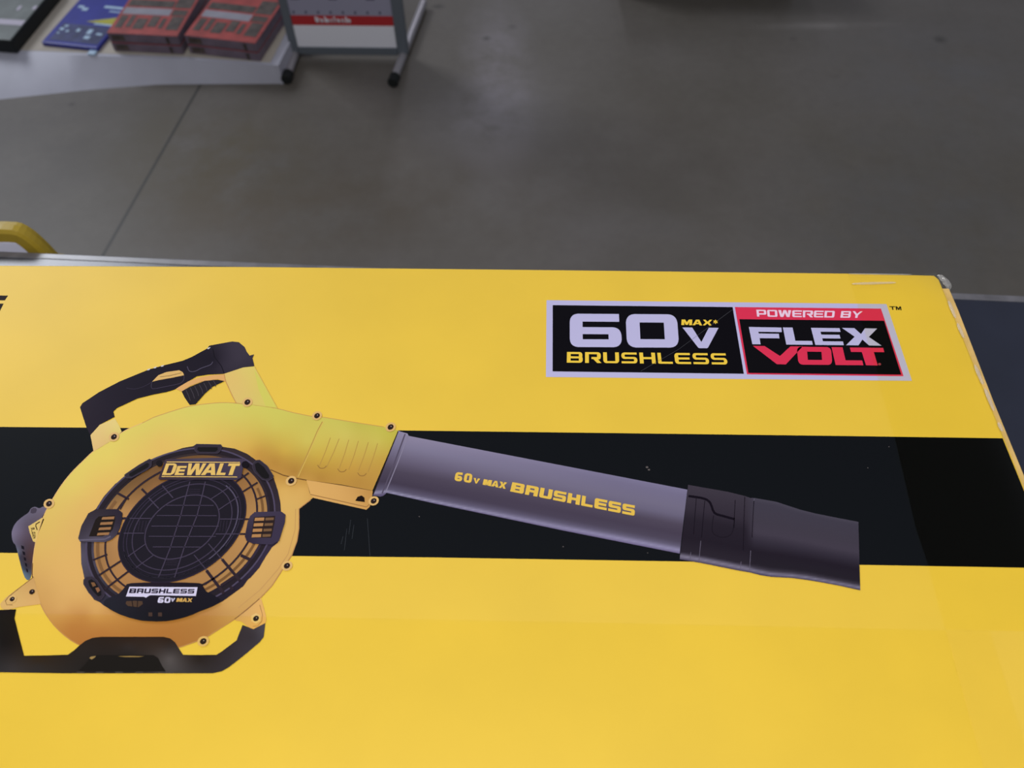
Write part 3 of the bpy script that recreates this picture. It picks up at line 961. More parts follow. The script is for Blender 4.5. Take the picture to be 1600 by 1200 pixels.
# grille
k = Ink(4)
gout = [(305, 695), (345, 696), (347, 698), (367, 701), (386, 709), (400, 719), (405, 719), (416, 727), (427, 745), (434, 766), (438, 785), (439, 799), (440, 830), (434, 848), (425, 855), (415, 870), (405, 887), (392, 902), (387, 906), (380, 916), (361, 930), (347, 940), (335, 943),
        (312, 955), (290, 964), (260, 970), (230, 970), (213, 968), (187, 960), (162, 946), (156, 941), (147, 937), (139, 926), (131, 912), (131, 907), (132, 904), (127, 881), (126, 849), (130, 825), (137, 805), (150, 795), (162, 776), (180, 756), (195, 746), (195, 741), (217, 726), (234, 717), (239, 719), (260, 709), (285, 700), (302, 697)]
k.add(gout, scatter([(300, 705, (56, 46, 48)), (420, 760, (48, 40, 46)), (436, 800, (52, 44, 54)), (410, 870, (54, 46, 64)), (370, 920, (40, 34, 46)), (320, 945, (34, 31, 40)), (240, 960, (26, 25, 30)), (180, 950, (44, 42, 54)), (140, 920, (60, 58, 70)), (130, 870, (84, 78, 94)), (135, 840, (64, 58, 70)), (160, 785, (46, 40, 46)), (200, 750, (40, 33, 36)), (260, 715, (56, 46, 48))]), grid=8)
GC = (282, 828)
amb = scatter([(160, 870, (150, 106, 54)), (180, 900, (168, 118, 60)), (215, 915, (160, 112, 56)), (330, 910, (166, 120, 62)), (390, 870, (168, 124, 66)), (400, 790, (166, 122, 64)), (385, 760, (150, 104, 50)), (240, 760, (142, 96, 44)), (205, 780, (148, 104, 48)), (190, 800, (180, 130, 66)), (230, 760, (120, 84, 42)), (300, 745, (110, 76, 36)), (195, 840, (184, 132, 68)), (390, 840, (186, 134, 70)), (175, 760, (90, 66, 36))])
k.add(ell(GC[0], GC[1], (134, -12), (20, -116), 90), amb, layer=5, grid=7)
# shaded inner wall of the rim, its bright bead
for (sp, colr, wdt) in (((141, -12, 20, -123), (40, 34, 40), 6.0), ((146, -12, 20, -127), (78, 70, 92), 2.4)):
    k.stroke(ell(GC[0], GC[1], (sp[0], sp[1]), (sp[2], sp[3]), 90), wdt, colr, layer=6, closed=True)
k.stroke(ell(GC[0], GC[1], (128, -12), (20, -111), 60, 150, 250), 5.0, (122, 84, 44), layer=6)
k.stroke(ell(GC[0], GC[1], (127, -12), (20, -110), 60, -70, 30), 4.0, (116, 80, 42), layer=6)
DK = (48, 38, 46)
k.stroke(ell(283, 826, (117, -13), (20, -104), 90), 3.0, DK, layer=7, closed=True)
bars = [(G3, (280, 600), (460, 530), 1.9), (G3, (350, 795), (655, 595), 2.2), (G3, (430, 965), (760, 715), 2.2), (G4, (340, 730), (560, 1020), 3.6), (G4, (535, 590), (760, 860), 3.4), (G4, (770, 540), (905, 605), 3.6),
        (G2, (955, 965), (1100, 910), 1.8), (G2, (750, 895), (980, 750), 2.0), (G2, (630, 800), (870, 630), 2.0), (G1, (890, 830), (960, 900), 2.6), (G1, (590, 885), (730, 960), 2.6), (G1, (700, 950), (620, 1090), 1.6), (G4, (800, 90), (880, 90), 2.0), (G4, (760, 275), (835, 275), 2.2), (G3, (640, 80), (730, 78), 2.6), (G3, (555, 270), (650, 270), 2.6),
        (G4, (520, 920), (680, 810), 3.0), (G4, (640, 930), (670, 970), 3.4), (G4, (310, 910), (480, 800), 2.0)]
for (zz, a, b, wd) in bars:
    k.stroke(zz(a, b), wd * 1.35, DK, layer=8)
# hub disc with its rings
RC = (284.5, 823.5)


def ring(r, wd, col, a0=0, a1=360):
    k.stroke(ell(RC[0], RC[1], (r, -r * .135), (r * .2, -r * .87), 90, a0, a1), wd, col, layer=10, closed=abs(a1 - a0) >= 360)


k.add(ell(RC[0], RC[1], (98.5, -13), (20, -86.5), 90), (33, 30, 38), layer=9)
LN = (68, 60, 78)
k.stroke(ell(RC[0], RC[1], (97.5, -13), (20, -85.5), 90), 1.6, (46, 38, 54), layer=10, closed=True)
ring(90, 1.0, (56, 48, 66)); ring(85, .8, (62, 54, 74)); ring(76.5, 1.6, (64, 56, 74)); ring(57, 1.7, (66, 58, 76))
for r_, a0, a1 in ((90, 200, 330), (86, -50, 50)):
    ring(r_, 1.2, (92, 86, 106), a0, a1)
LX = lambda *p: L1(*p)
for (x0, x1, y) in ((1040, 1335, 518), (980, 1355, 582), (945, 1368, 648), (930, 1350, 712), (955, 1255, 778)):
    k.stroke(LX((x0, y), (x1, y + 1)), 1.2, LN, layer=11)
k.stroke(LX((1187, 370), (1170, 430), (1130, 580), (1062, 790), (990, 970)), 1.6, LN, layer=11)
k.stroke(LX((1283, 370), (1270, 430), (1232, 580), (1152, 780), (1090, 970)), 1.6, LN, layer=11)
for (a, b) in (((1015, 395), (1082, 472)), ((928, 470), (992, 538))):
    k.stroke(LX(a, b), 1.8, LN, layer=11)
for (zz, a, b) in ((G2, (385, 965), (640, 800)), (G2, (495, 1090), (735, 930)), (G3, (720, 555), (945, 395)), (G3, (820, 695), (1045, 535)), (G4, (365, 395), (540, 600)), (G4, (185, 535), (345, 730)), (G3, (740, 80), (1020, 80)), (G3, (665, 265), (920, 265)), (G4, (510, 88), (800, 88)), (G4, (455, 275), (760, 275))):
    k.stroke(zz(a, b), 1.4, LN, layer=11)
for i in range(3):
    k.stroke(G3((870 + i * 40, 110), (845 + i * 40, 245)), .8, (54, 47, 62), layer=11)
    k.stroke(G4((525 + i * 38, 105), (505 + i * 38, 245)), .8, (54, 47, 62), layer=11)
    k.stroke(G2((110 - i * 4, 835 + i * 24), (265 - i * 4, 838 + i * 24)), .7, (54, 47, 62), layer=11)
    k.stroke(G3((1200 - i * 6, 612 + i * 24), (1345 - i * 6, 614 + i * 24)), .7, (54, 47, 62), layer=11)
# rim clips
for (pts, inner) in ((G2((190, 290), (215, 272), (520, 278), (535, 300), (510, 360), (480, 385), (230, 385), (195, 350)), G2((235, 310), (480, 310), (480, 345), (450, 368), (250, 365), (222, 340))),
                     (G1((672, 660), (860, 530), (990, 458), (1015, 470), (1010, 545), (960, 590), (760, 695), (705, 695)), G1((735, 640), (960, 505), (985, 520), (970, 560), (770, 672), (735, 668))),
                     (G2((960, 475), (1005, 470), (1100, 545), (1178, 672), (1165, 700), (1110, 730), (1040, 715), (940, 620), (915, 560), (925, 510)), G2((945, 520), (985, 500), (1060, 560), (1125, 660), (1120, 695), (1075, 705), (1030, 685), (960, 600))),
                     (G3((165, 850), (200, 810), (270, 805), (330, 850), (420, 990), (425, 1040), (390, 1090), (330, 1100), (230, 1010), (165, 900)), G3((220, 860), (260, 840), (310, 870), (385, 990), (385, 1040), (345, 1055), (290, 1000), (235, 920)))):
    k.add(pts, (52, 46, 56), layer=12)
    k.stroke(pts, 1.0, (64, 57, 70), layer=12.5, closed=True)
    k.add(inner, (28, 26, 28), layer=13)
k.add(G3((255, 880), (300, 880), (320, 920), (280, 935)), (120, 82, 48), layer=13.5)
k.add(G3((310, 950), (350, 940), (372, 980), (340, 1010)), (130, 86, 54), layer=13.5)
# side latches
lat = [(122, 841), (127, 822), (138, 802), (150, 795.5), (184, 795.5), (191, 801), (191, 812), (187, 826), (182, 836), (174, 843), (164, 847), (125, 846.5)]
k.add(lat, scatter([(130, 830, (56, 50, 60)), (160, 798, (50, 43, 50)), (186, 815, (44, 38, 50)), (150, 845, (88, 82, 98))]), layer=12, grid=6)
k.add([(139, 838), (149, 812), (154, 807), (179, 805), (180, 812), (176, 827), (170, 834), (160, 838)], (34, 28, 26), layer=13)
for i in range(4):
    y = 808 + i * 8.2
    k.add([(160 - i * 2.4, y), (179 - i * 2.6, y - 1), (178 - i * 2.8, y + 3.2), (158.5 - i * 2.4, y + 4)], (150, 104, 58), layer=13.5)
k.stroke([(124, 844), (164, 842.5), (173, 838)], 2.4, (94, 88, 106), layer=13.5)
rl = [(391, 806), (398, 800), (439, 799), (446, 804), (445, 816), (436, 845), (425, 851), (395, 849.5), (385, 845), (382.5, 838), (387, 815)]
k.add(rl, scatter([(440, 820, (58, 50, 70)), (395, 803, (66, 58, 76)), (385, 835, (44, 38, 54)), (410, 846, (60, 53, 72))]), layer=12, grid=6)
k.add([(397, 808), (430, 806), (429, 816), (424, 840), (392.5, 840)], (44, 34, 34), layer=13)
for i in range(4):
    y = 809 + i * 8.6
    k.add([(398.5 - i * 1.5, y), (413 - i * 1.6, y - .4), (412.5 - i * 1.6, y + 4.4), (397.5 - i * 1.5, y + 5)], (172, 122, 68), layer=13.5)
    k.add([(415 - i * 1.6, y), (428 - i * 1.6, y - .4), (427.5 - i * 1.6, y + 3.6), (414.5 - i * 1.5, y + 4.2)], (112, 82, 54), layer=13.5)
grille = k.build('grille', picture, 'black round intake grille')

# lower name panel and logo plate
k = Ink(14)
k.add(smooth_poly([(196, 916), (205, 911), (260, 910), (311, 911), (317, 916), (322, 924), (334, 930), (344, 941), (312, 955), (290, 964), (260, 970.5), (230, 970.5), (213, 968), (187, 960), (163, 946), (166, 936), (185, 928)], 2), scatter([(250, 915, (36, 28, 38)), (180, 945, (36, 36, 44)), (250, 965, (24, 24, 28)), (320, 940, (28, 26, 34))]), grid=8)
k.add(G3((700, 1115), (800, 1110), (900, 1115), (905, 1150), (850, 1190), (720, 1175), (690, 1145)), (78, 58, 44), layer=15)
k.stroke(G3((770, 1110), (780, 1185)), 1.2, (36, 28, 30), layer=16); k.stroke(G3((840, 1110), (835, 1190)), 1.2, (36, 28, 30), layer=16)
for x in (235, 250):
    k.add([(x - 3, 957), (x + 3, 957), (x + 3, 963), (x - 3, 963)], (70, 52, 44), layer=15)
k.add(G3((738, 934), (1590, 940), (1568, 1050), (1000, 1040), (975, 1050), (945, 1072), (920, 1060), (695, 1056)), (208, 202, 226), layer=15)
k.build('name_panel', picture, 'black lower panel with white plate')
k = Ink(16)
word(k, 'BrUSHLESS', G3((745, 955), (1555, 962), (1543, 1019), (730, 1014)), (34, 26, 44), [1.05, 1, 1, 1, 1, .92, 1, 1, 1], .14, .28, .24, .15)
put(k, '6', G3((1105, 1062), (1172, 1062), (1160, 1136), (1086, 1134)), (206, 200, 224), .32, .26, .25)
put(k, '0', G3((1185, 1062), (1255, 1064), (1245, 1137), (1170, 1136)), (206, 200, 224), .32, .24, .3)
put(k, 'v', G3((1258, 1075), (1312, 1075), (1292, 1122), (1254, 1120)), (196, 190, 214), .36, .2, 0)
word(k, 'MAX', G3((1335, 1075), (1530, 1078), (1518, 1126), (1322, 1122)), (204, 160, 76), [1.2, 1.05, 1.05], .02, .32, .26, 0)
k.build('panel_lettering', picture)
k = Ink(14)
k.add(G1((1195, 460), (1180, 480), (1100, 700), (1110, 715)) + G2((720, 718), (775, 690), (800, 560), (830, 480), (810, 455), (500, 440)), scatter([(260, 735, (62, 48, 58)), (310, 718, (76, 68, 86)), (376, 740, (66, 56, 74)), (310, 747, (54, 44, 54))]), grid=8)
k.add(ell(383, 726, (5.5, 0), (0, 5.5), 16), (26, 22, 28), layer=14.5)
k.add(ell(249, 724, (5, 0), (0, 5), 16), (28, 24, 28), layer=14.5)
LY = (222, 182, 92)
k.stroke(L1((1042, 247), (1500, 250)), 1.3, LY, layer=15)
k.stroke(L1((1010, 338), (1482, 341)), 1.3, LY, layer=15)


def sh(x0, x1, top=724, botm=742.3, dy=0):
    s = (botm - top) * .36
    return [(x0 + s, top), (x1 + s, top + dy), (x1, botm + dy), (x0, botm)]


put(k, 'D', sh(253, 271.5), LY, .30, .16, .32, 15)
put(k, 'E', sh(272.5, 287, 728), LY, .36, .22, 0, 15)
put(k, 'W', sh(288, 316), LY, .20, .2, 0, 15)
put(k, 'A', sh(313.5, 336.5), LY, .30, .2, 0, 15)
put(k, 'L', sh(337.5, 351.5), LY, .40, .2, 0, 15)
put(k, 'T', sh(351, 369), LY, .36, .22, 0, 15)
k.build('logo_plate', picture, 'grey plate with yellow name')

# stand
k = Ink(4)
stand = [(-40, 953), (0, 953), (25, 952), (22.5, 966), (30, 996), (37.5, 1024.5), (75, 1024), (106, 1023), (116, 1016), (124.5, 1008), (134, 1001), (145, 996.5), (157.5, 995), (200, 995), (255.5, 995), (266, 997.5), (273.5, 1003.5), (280, 1014), (286, 1023), (312, 1023.5), (338, 1023), (345, 1019), (369.5, 1000.5),
         (379, 976.5), (396, 983), (414.5, 973.5), (412, 995), (405.5, 1003.5), (380, 1025), (357.5, 1042.5), (346, 1049), (332, 1052), (250, 1052), (100, 1052), (0, 1050.5), (-40, 1050)]
k.add(stand, scatter([(10, 980, (28, 24, 24)), (10, 1005, (24, 20, 22)), (60, 1028, (52, 36, 22)), (60, 1040, (46, 42, 46)), (20, 1045, (56, 52, 58)), (130, 1015, (42, 36, 38)), (130, 1040, (36, 32, 34)), (200, 998, (46, 30, 22)), (200, 1010, (50, 45, 50)), (200, 1025, (34, 30, 32)), (260, 1000, (46, 32, 26)), (265, 1012, (48, 43, 48)), (310, 1030, (38, 30, 28)), (310, 1042, (50, 45, 50)), (350, 1030, (50, 44, 52)), (380, 1010, (56, 50, 62)), (395, 995, (52, 46, 56)), (410, 985, (72, 68, 84)), (265, 1030, (88, 82, 90)), (220, 1050, (40, 36, 38))], 4, 20), grid=5)
k.add([(131, 1040), (140, 1029), (152, 1023.5), (240, 1023.5), (247, 1028), (253, 1040), (259, 1049), (122, 1049)], (29, 26, 27), layer=5)
k.add(F6((930, 855), (945, 840), (1000, 833), (985, 850), (955, 870)), (150, 122, 76), layer=6)
k.add(F6((1230, 836), (1350, 832), (1500, 836), (1440, 845), (1300, 845)), (140, 112, 64), layer=6)
for x in (120, 150, 180, 212, 245, 272):
    k.add([(x, 1049.2), (x + 12, 1049.2), (x + 12, 1052), (x, 1052)], (64, 60, 62), layer=6)
k.build('stand_frame', picture, 'black tubular stand')

# screws
for (x, y, r, rim) in ((178, 682.5, 5, 1), (386.5, 628.3, 5, 1), (495.3, 649.5, 4.8, 1), (610.3, 667.2, 5, 1), (455, 751.3, 5.3, 1), (583.8, 782.6, 5, 1), (448.3, 884, 5.3, 1), (317.5, 1002, 5.6, 1), (400, 966.3, 5, 2), (76.5, 787, 5.2, 1), (19, 936, 4.2, 1), (49.8, 924.6, 4.6, 0)):
    k = Ink(7)
    if rim == 1: k.add(ell(x, y, (r * 1.62, -.4), (.8, -r * 1.45), 22), (216, 174, 104), layer=6)
    if rim == 2: k.add(ell(x, y, (r * 1.7, 0), (0, -r * 1.7), 6, 30, 390), (226, 186, 112), layer=6)
    k.add(ell(x, y, (r * .92, -.4), (.6, -r * .86), 18), (44, 32, 30))
    k.add(ell(x + .8, y - 1, (1.0, 0), (0, -.9), 8), (150, 136, 134), layer=8)
    k.build('screw', picture)


# ---------- packing tape
def strip(name, pts_px, m, lift, parent):
    b = bmesh.new()
    b.faces.new([b.verts.new(T(x, y, lift)) for x, y in pts_px])
    return link_bm(name, b, m, parent)


ZT = .0017
tp = T(1324, 426, ZT); seam = T(800, 976.5)
bm = bmesh.new()
# tape across the right end: from the far edge to near the bottom, folded over the far and right edges
tl = [T(x, y, ZT) for x, y in ((1324, 426), (1341, 480), (1367, 575), (1397.5, 682), (1431, 825), (1450, 882), (1477.5, 984))]
tl2 = [T(1477.5, 984, ZT), T(1505, 1085, ZT), T(1537, 1200, ZT), Vector((T(1537, 1200).x + .003, YN + .01, HB + ZT))]
tr_ = [T(x, y, ZT) for x, y in ((1464, 431), (1478, 462), (1503, 521), (1548, 632), (1600, 759))]


def tx_at(yv):
    P = tr_
    for p, q_ in zip(P, P[1:]):
        if p.y >= yv >= q_.y: return p.x + (q_.x - p.x) * (yv - p.y) / (q_.y - p.y)
    return P[-1].x if yv < P[-1].y else P[0].x


def tape_rows(rows_, mi):
    prev_ = None
    for p in rows_:
        xr_ = tx_at(p.y) + .0006
        row = [p] + [Vector((p.x + (xr_ - p.x) * t, p.y, p.z)) for t in (.35, .7, 1)]
        row += [Vector((xr_ + .0012, p.y, p.z - .0012))]
        vv = [bm.verts.new(v) for v in row]
        if prev_:
            for i in range(len(vv) - 1):
                f = bm.faces.new((prev_[i], prev_[i + 1], vv[i + 1], vv[i]))
                f.material_index = mi
        prev_ = vv
    return prev_


first = tl[0]
fold = [Vector((first.x, first.y + .0012, HB + ZT - .0012))]
tape_rows(fold + tl, 0)
tape_rows(tl2, 1)
tape_e = link_bm('packing_tape', bm, [TAPE, TAPE2], carton, smooth=True)
tape_e['label'] = 'clear tape folded over the right end'
bm = bmesh.new()
ra = [T(-30, 958.5, ZT - .0006), T(300, 961.3, ZT - .0006), T(900, 972, ZT - .0006), T(1477, 984.6, ZT - .0006)]
ra.append(Vector((ra[-1].x + (ra[-1].x - ra[-2].x) * .12, ra[-1].y + .0002, ra[-1].z)))
lo_ = [Vector((p.x, YN + .004, p.z)) for p in ra]
va, vb = [bm.verts.new(p) for p in ra], [bm.verts.new(p) for p in lo_]
for i in range(len(va) - 1):
    bm.faces.new((va[i], va[i + 1], vb[i + 1], vb[i]))
tape_l = link_bm('packing_tape', bm, TAPE, carton)
tape_l['label'] = 'clear tape running along the front of the top'


# raised wrinkles and the crumpled tape corner
def ridge(name, a, b, r, m, segs=14):
    bb = bmesh.new()
    prev_ = None
    pr = (b - a).normalized().cross(Vector((0, 0, -1)))
    for i in range(segs + 1):
        t = i / segs
        c = a.lerp(b, t)
        s = r * (0.25 + .75 * math.sin(math.pi * t) ** .4) * (1 + .3 * noise.noise(Vector((t * 9, 1.3, .2))))
        vv = [bb.verts.new((c.x + pr.x * s * 1.6 * math.cos(al), c.y + pr.y * s * 1.6 * math.cos(al), c.z + s * math.sin(al))) for al in [math.pi * j / 8 for j in range(9)]]
        if prev_:
            for j in range(8): bb.faces.new((prev_[j], prev_[j + 1], vv[j + 1], vv[j]))
        prev_ = vv
    return link_bm(name, bb, m, carton, smooth=True)


ridge('tape_wrinkle', T(1331, 443.6, ZT), T(1400, 441.6, ZT), .0008, TAPE3)
ridge('tape_wrinkle', T(1326, 427.8, ZT), T(1425, 429.0, ZT), .0004, TAPE3)
for (xa, ya, xb, yb) in ((1482, 470, 1493, 497), (1496, 505, 1506, 528), (1523, 570, 1536, 601), (1539, 607, 1553, 642), (1560, 660, 1566, 674)):
    ridge('tape_wrinkle', T(xa, ya, ZT), T(xb, yb, ZT), .0009, TAPE3, 10)
bm = bmesh.new()
c0, c1 = T(1464, 430, -.002), T(1480, 452, -.004)
grid_ = []
for i in range(9):
    t = i / 8
    p = c0.lerp(c1, t)
    row = []
    for j in range(6):
        s = j / 5
        wd = .0062 * (0.35 + 1.0 * math.sin(math.pi * min(1, t * .8 + .22)) ** .7)
        nz = noise.noise(Vector((i * .9, j * 1.1, 3.1)))
        row.append(bm.verts.new((p.x + s * wd + .0007 * nz, p.y + .0006 * nz, p.z + .0022 * math.sin(s * 4) * (.4 + abs(nz)) - s * .001)))
    grid_.append(row)
for i in range(8):
    for j in range(5):
        bm.faces.new((grid_[i][j], grid_[i][j + 1], grid_[i + 1][j + 1], grid_[i + 1][j]))
crumple = link_bm('crumpled_tape', bm, TAPE3, carton)
tag(crumple, 'crumpled clear tape at the far right corner')

# ------------------------------------------------------------------ yellow handled case behind the shelf
hz0 = .80
pa, pb = U(-60, 352, hz0), U(29, 353, hz0)
hdir = (pb - pa).normalized()
hang = math.atan2(hdir.y, hdir.x)
xr1 = (pb - pa).length
case = empty('yellow_tool_case', ((pa + pb) / 2).to_tuple()[:2] + (0,), hang)
tag(case, 'yellow plastic tool case with a loop handle standing behind the shelf at the left', 'tool case')
bm = bmesh.new()
hw = xr1 / 2
drop = .13
path = [(-hw - .035, 0, hz0 - drop), (-hw - .018, 0, hz0 - .045), (-hw, 0, hz0 - .012), (-hw + .016, 0, hz0 - .009), (0, 0, hz0 - .009), (hw - .016, 0, hz0 - .009), (hw - .002, 0, hz0 - .014), (hw + .010, 0, hz0 - .045), (hw + .026, 0, hz0 - drop)]
rows_ = []
pts = [Vector((x_, 0, z_)) for x_, z_ in smooth_poly([(p[0], p[2]) for p in path], 4, False)]
for i, p in enumerate(pts):
    t = (pts[min(i + 1, len(pts) - 1)] - pts[max(i - 1, 0)]).normalized()
    nn = Vector((-t.z, 0, t.x))
    prof = [(-.010, -.011), (-.010, .004), (-.007, .009), (.002, .010), (.004, .007), (.011, .006), (.013, .000), (.012, -.011), (.006, -.013), (-.006, -.013)]
    rows_.append([bm.verts.new(p + nn * b_ + Vector((0, a_, 0))) for a_, b_ in prof])
for a, b in zip(rows_, rows_[1:]):
    for i in range(len(a)):
        bm.faces.new((a[i], a[(i + 1) % len(a)], b[(i + 1) % len(a)], b[i]))
bm.faces.new(rows_[0]); bm.faces.new(rows_[-1][::-1])
ho = link_bm('handle', bm, M_YPL, case)
md = ho.modifiers.new('bevel', 'BEVEL'); md.width = .0015; md.segments = 2; md.limit_method = 'ANGLE'
bm = bmesh.new()
add_box(bm, (-hw - .10, -.05, 0), (hw - .01, .07, hz0 - drop + .012), .012)
link_bm('case_body', bm, M_YPL, case)
bm = bmesh.new()
add_box(bm, (-hw - .08, -.035, hz0 - drop + .0125), (hw - .03, .055, hz0 - drop + .055), .006)
link_bm('lid_insert', bm, M_MAUVE, case)

# ------------------------------------------------------------------ white display platform with the tool sets
CB = U(437, 131, 0)
PH = height_at(CB, 102)
fr_top = [U(-90, 77, PH), U(150, 87, PH), U(300, 93, PH), U(427, 102, PH)]
fr_bot = [U(-90, 165, 0), U(137, 140.5, 0), U(250, 132, 0), CB]
back_dir = (U(462, 34, PH) - fr_top[3]).normalized()
PD = .75
platform = empty('display_platform', ((fr_bot[1] + fr_bot[3]) / 2 + back_dir * .3).to_tuple()[:2] + (0,), 0)
tag(platform, 'low white painted display platform on the floor at the far left', 'platform')
off = platform.location
def along(pl, n=16):
    # n + 1 evenly spread points of an edge line
    out_ = []
    tot_ = (pl[-1] - pl[0])
    L0 = tot_.length_squared
    for i_ in range(n + 1):
        t_ = i_ / n
        q_ = [((p - pl[0]).dot(tot_) / L0, p) for p in pl]
        for (a0, p0), (a1, p1) in zip(q_, q_[1:]):
            if t_ <= a1:
                out_.append(p0.lerp(p1, max(0, (t_ - a0) / (a1 - a0))))
                break
        else:
            out_.append(pl[-1].copy())
    return out_


fr_top, fr_bot = along(fr_top), along(fr_bot)
FN = len(fr_top)
bm = bmesh.new()
ta = [bm.verts.new(p - off) for p in fr_top]
ba = [bm.verts.new(p - off) for p in fr_bot]
ti = [bm.verts.new(p - off + back_dir * .020) for p in fr_top]
bi = [bm.verts.new(p - off + back_dir * .020) for p in fr_bot]
for i in range(FN - 1):
    bm.faces.new((ba[i], ba[i + 1], ta[i + 1], ta[i]))
    bm.faces.new((ta[i], ta[i + 1], ti[i + 1], ti[i]))
    bm.faces.new((ti[i], ti[i + 1], bi[i + 1], bi[i]))
bm.faces.new((ba[-1], bi[-1], ti[-1], ta[-1])); bm.faces.new((ba[0], ta[0], ti[0], bi[0]))
fb = link_bm('front_board', bm, M_WHITE, platform, smooth=True)
fb.data.set_sharp_from_angle(angle=math.radians(35))
bm = bmesh.new()
r0 = fr_top[-1] - off
side = Vector((back_dir.y, -back_dir.x, 0))
for (z0, z1) in ((0.0, PH + .001),):
    qs = [Vector((r0.x, r0.y, 0)) + side * .016, Vector((r0.x, r0.y, 0)) - side * .012, Vector((r0.x, r0.y, 0)) - side * .012 + back_dir * PD, Vector((r0.x, r0.y, 0)) + side * .016 + back_dir * PD]
    lo4 = [bm.verts.new((p.x, p.y, z0)) for p in qs]; hi4 = [bm.verts.new((p.x, p.y, z1)) for p in qs]
    bm.faces.new(lo4); bm.faces.new(hi4)
    for i in range(4): bm.faces.new((lo4[i], lo4[(i + 1) % 4], hi4[(i + 1) % 4], hi4[i]))
link_bm('side_board', bm, M_WHITE, platform)
bm = bmesh.new()
DZ = PH + .001
dq = [p + back_dir * .012 - off for p in fr_top] + [fr_top[-1] - off + back_dir * PD - side * .013, fr_top[0] - off + back_dir * PD]
dq[FN - 1] = dq[FN - 1] - side * .013
for p in dq: p.z = DZ
hi4 = [bm.verts.new(p) for p in dq]; lo4 = [bm.verts.new((p.x, p.y, DZ - .02)) for p in dq]
bm.faces.new(hi4); bm.faces.new(lo4[::-1])
for i in range(len(dq)): bm.faces.new((lo4[i], lo4[(i + 1) % len(dq)], hi4[(i + 1) % len(dq)], hi4[i]))
link_bm('deck_board', bm, M_DECK, platform)


def from_front(pl, pr, h, z0):
    """frame of a box whose top front edge runs between two photo pixels"""
    A, B = U(pl[0], pl[1], z0 + h), U(pr[0], pr[1], z0 + h)
    d = (B - A)
    wdt = d.length
    return A, math.atan2(d.y, d.x), wdt


def tool_set(pl, pr, h, depth, z0, label, nm='tool_set_box', grp='red boxed tool sets on the platform', skew=0.0, fac=1.0):
    A, an, wd = from_front(pl, pr, h * fac, z0)
    r = empty(nm, (A.x, A.y, z0), an)
    tag(r, label, 'tool set', grp)
    return r, wd


def prints(name, boxes, m, parent):
    # each printed patch is a small mesh of its own
    for lo, hi in boxes:
        bb = bmesh.new()
        add_box(bb, lo, hi)
        link_bm(name, bb, m, parent)


def red_box(r, wd, dp, h):
    b = bmesh.new()
    add_box(b, (0, 0, 0), (wd, dp, h - .002), .003)
    link_bm('box_body', b, M_SIDE, r)
    b = bmesh.new()
    add_box(b, (0.001, 0.001, h - .002), (wd - .001, dp - .001, h), .0006)
    o = link_bm('printed_top', b, M_REDBOX, r)
    b = bmesh.new()
    add_box(b, (wd * .04, dp * .35, h), (wd * .72, dp * .47, h + .0006))
    link_bm('grey_print_bar', b, M_GREYP, o)
    dark = []
    for (x0, x1, y0, y1) in ((.06, .16, .10, .32), (.20, .27, .12, .33), (.31, .46, .09, .28), (.50, .62, .14, .33), (.66, .72, .12, .3), (.78, .95, .10, .34), (.05, .7, .5, .62), (.72, .96, .5, .74), (.74, .95, .36, .46), (.08, .5, .8, .9)):
        dark.append(((wd * x0, dp * y0, h), (wd * x1, dp * y1, h + .0007)))
    prints('dark_print', dark, M_DARKP, o)
    prints('edge_print', [((wd * .05, -.0008, h * .2), (wd * .23, .0002, h * .8)), ((wd * .82, -.0008, h * .1), (wd * .86, .0002, h * .8))], M_DARKP, r)


H1 = .030
for (pl, pr, where) in (((166, 51), (277, 56.5), 'left'), ((287, 54.5), (399, 67.5), 'right')):
    A, an, wd = from_front(pl, pr, 2 * H1 + .002, DZ)
    for lv in (0, 1):
        r = empty('tool_set_box', (A.x, A.y, DZ + lv * (H1 + .0015)), an)
        other = 'beside the blue pack' if where == 'left' else 'at the platform end'
        tag(r, '%s flat red boxed tool set in the stack %s' % ('upper' if lv else 'lower', other), 'tool set', 'red boxed tool sets on the platform')
        red_box(r, wd, .30, H1)

# blue pack
A, an, wd = from_front((64, 65), (152, 74), .014, DZ)
wd *= 1.0
r = empty('blue_blister_pack', (A.x, A.y, DZ), an - .01)
tag(r, 'flat blue printed pack with a yellow wedge lying on the white platform', 'pack')
dp = .32
b = bmesh.new(); add_box(b, (0, 0, 0), (wd, dp, .013), .003)
link_bm('pack_body', b, M_BLUE, r)
b = bmesh.new()
add_box(b, (wd * .10, dp * .05, .013), (wd * .96, dp * .34, .0135))
o = link_bm('specification_print', b, M_BLUED, r)
white = []
for (x0, x1, y0, y1) in ((.12, .19, .22, .26), (.16, .22, .28, .31), (.13, .17, .16, .18), (.42, .48, .22, .27), (.62, .7, .20, .28), (.64, .74, .12, .17), (.25, .3, .2, .23), (.8, .9, .2, .23)):
    white.append(((wd * x0, dp * y0, .0135), (wd * x1, dp * y1, .0139)))
for (x0, x1, y0, y1) in ((.10, .2, .62, .66), (.2, .3, .58, .63), (.55, .9, .66, .70), (.7, 1., .2 + .4, .62)):
    white.append(((wd * x0, dp * y0, .0130), (wd * x1, dp * y1, .0136)))
prints('white_print', white, M_SKY, r)
b = bmesh.new()
q4 = [(wd * .45, dp * .40, .0137), (wd * .98, dp * .39, .0137), (wd * .98, dp * .53, .0137)]
b.faces.new([b.verts.new(p) for p in q4])
link_bm('yellow_wedge', b, M_YPRINT, r)
b = bmesh.new()
add_box(b, (wd * .62, dp * .365, .0131), (wd * .95, dp * .39, .0138))
link_bm('pale_bar', b, M_SKY, r)
b = bmesh.new()
add_box(b, (wd * .86, -.022, 0), (wd * .99, -.002, .006), .002)
link_bm('hang_tab', b, M_SKY, r)

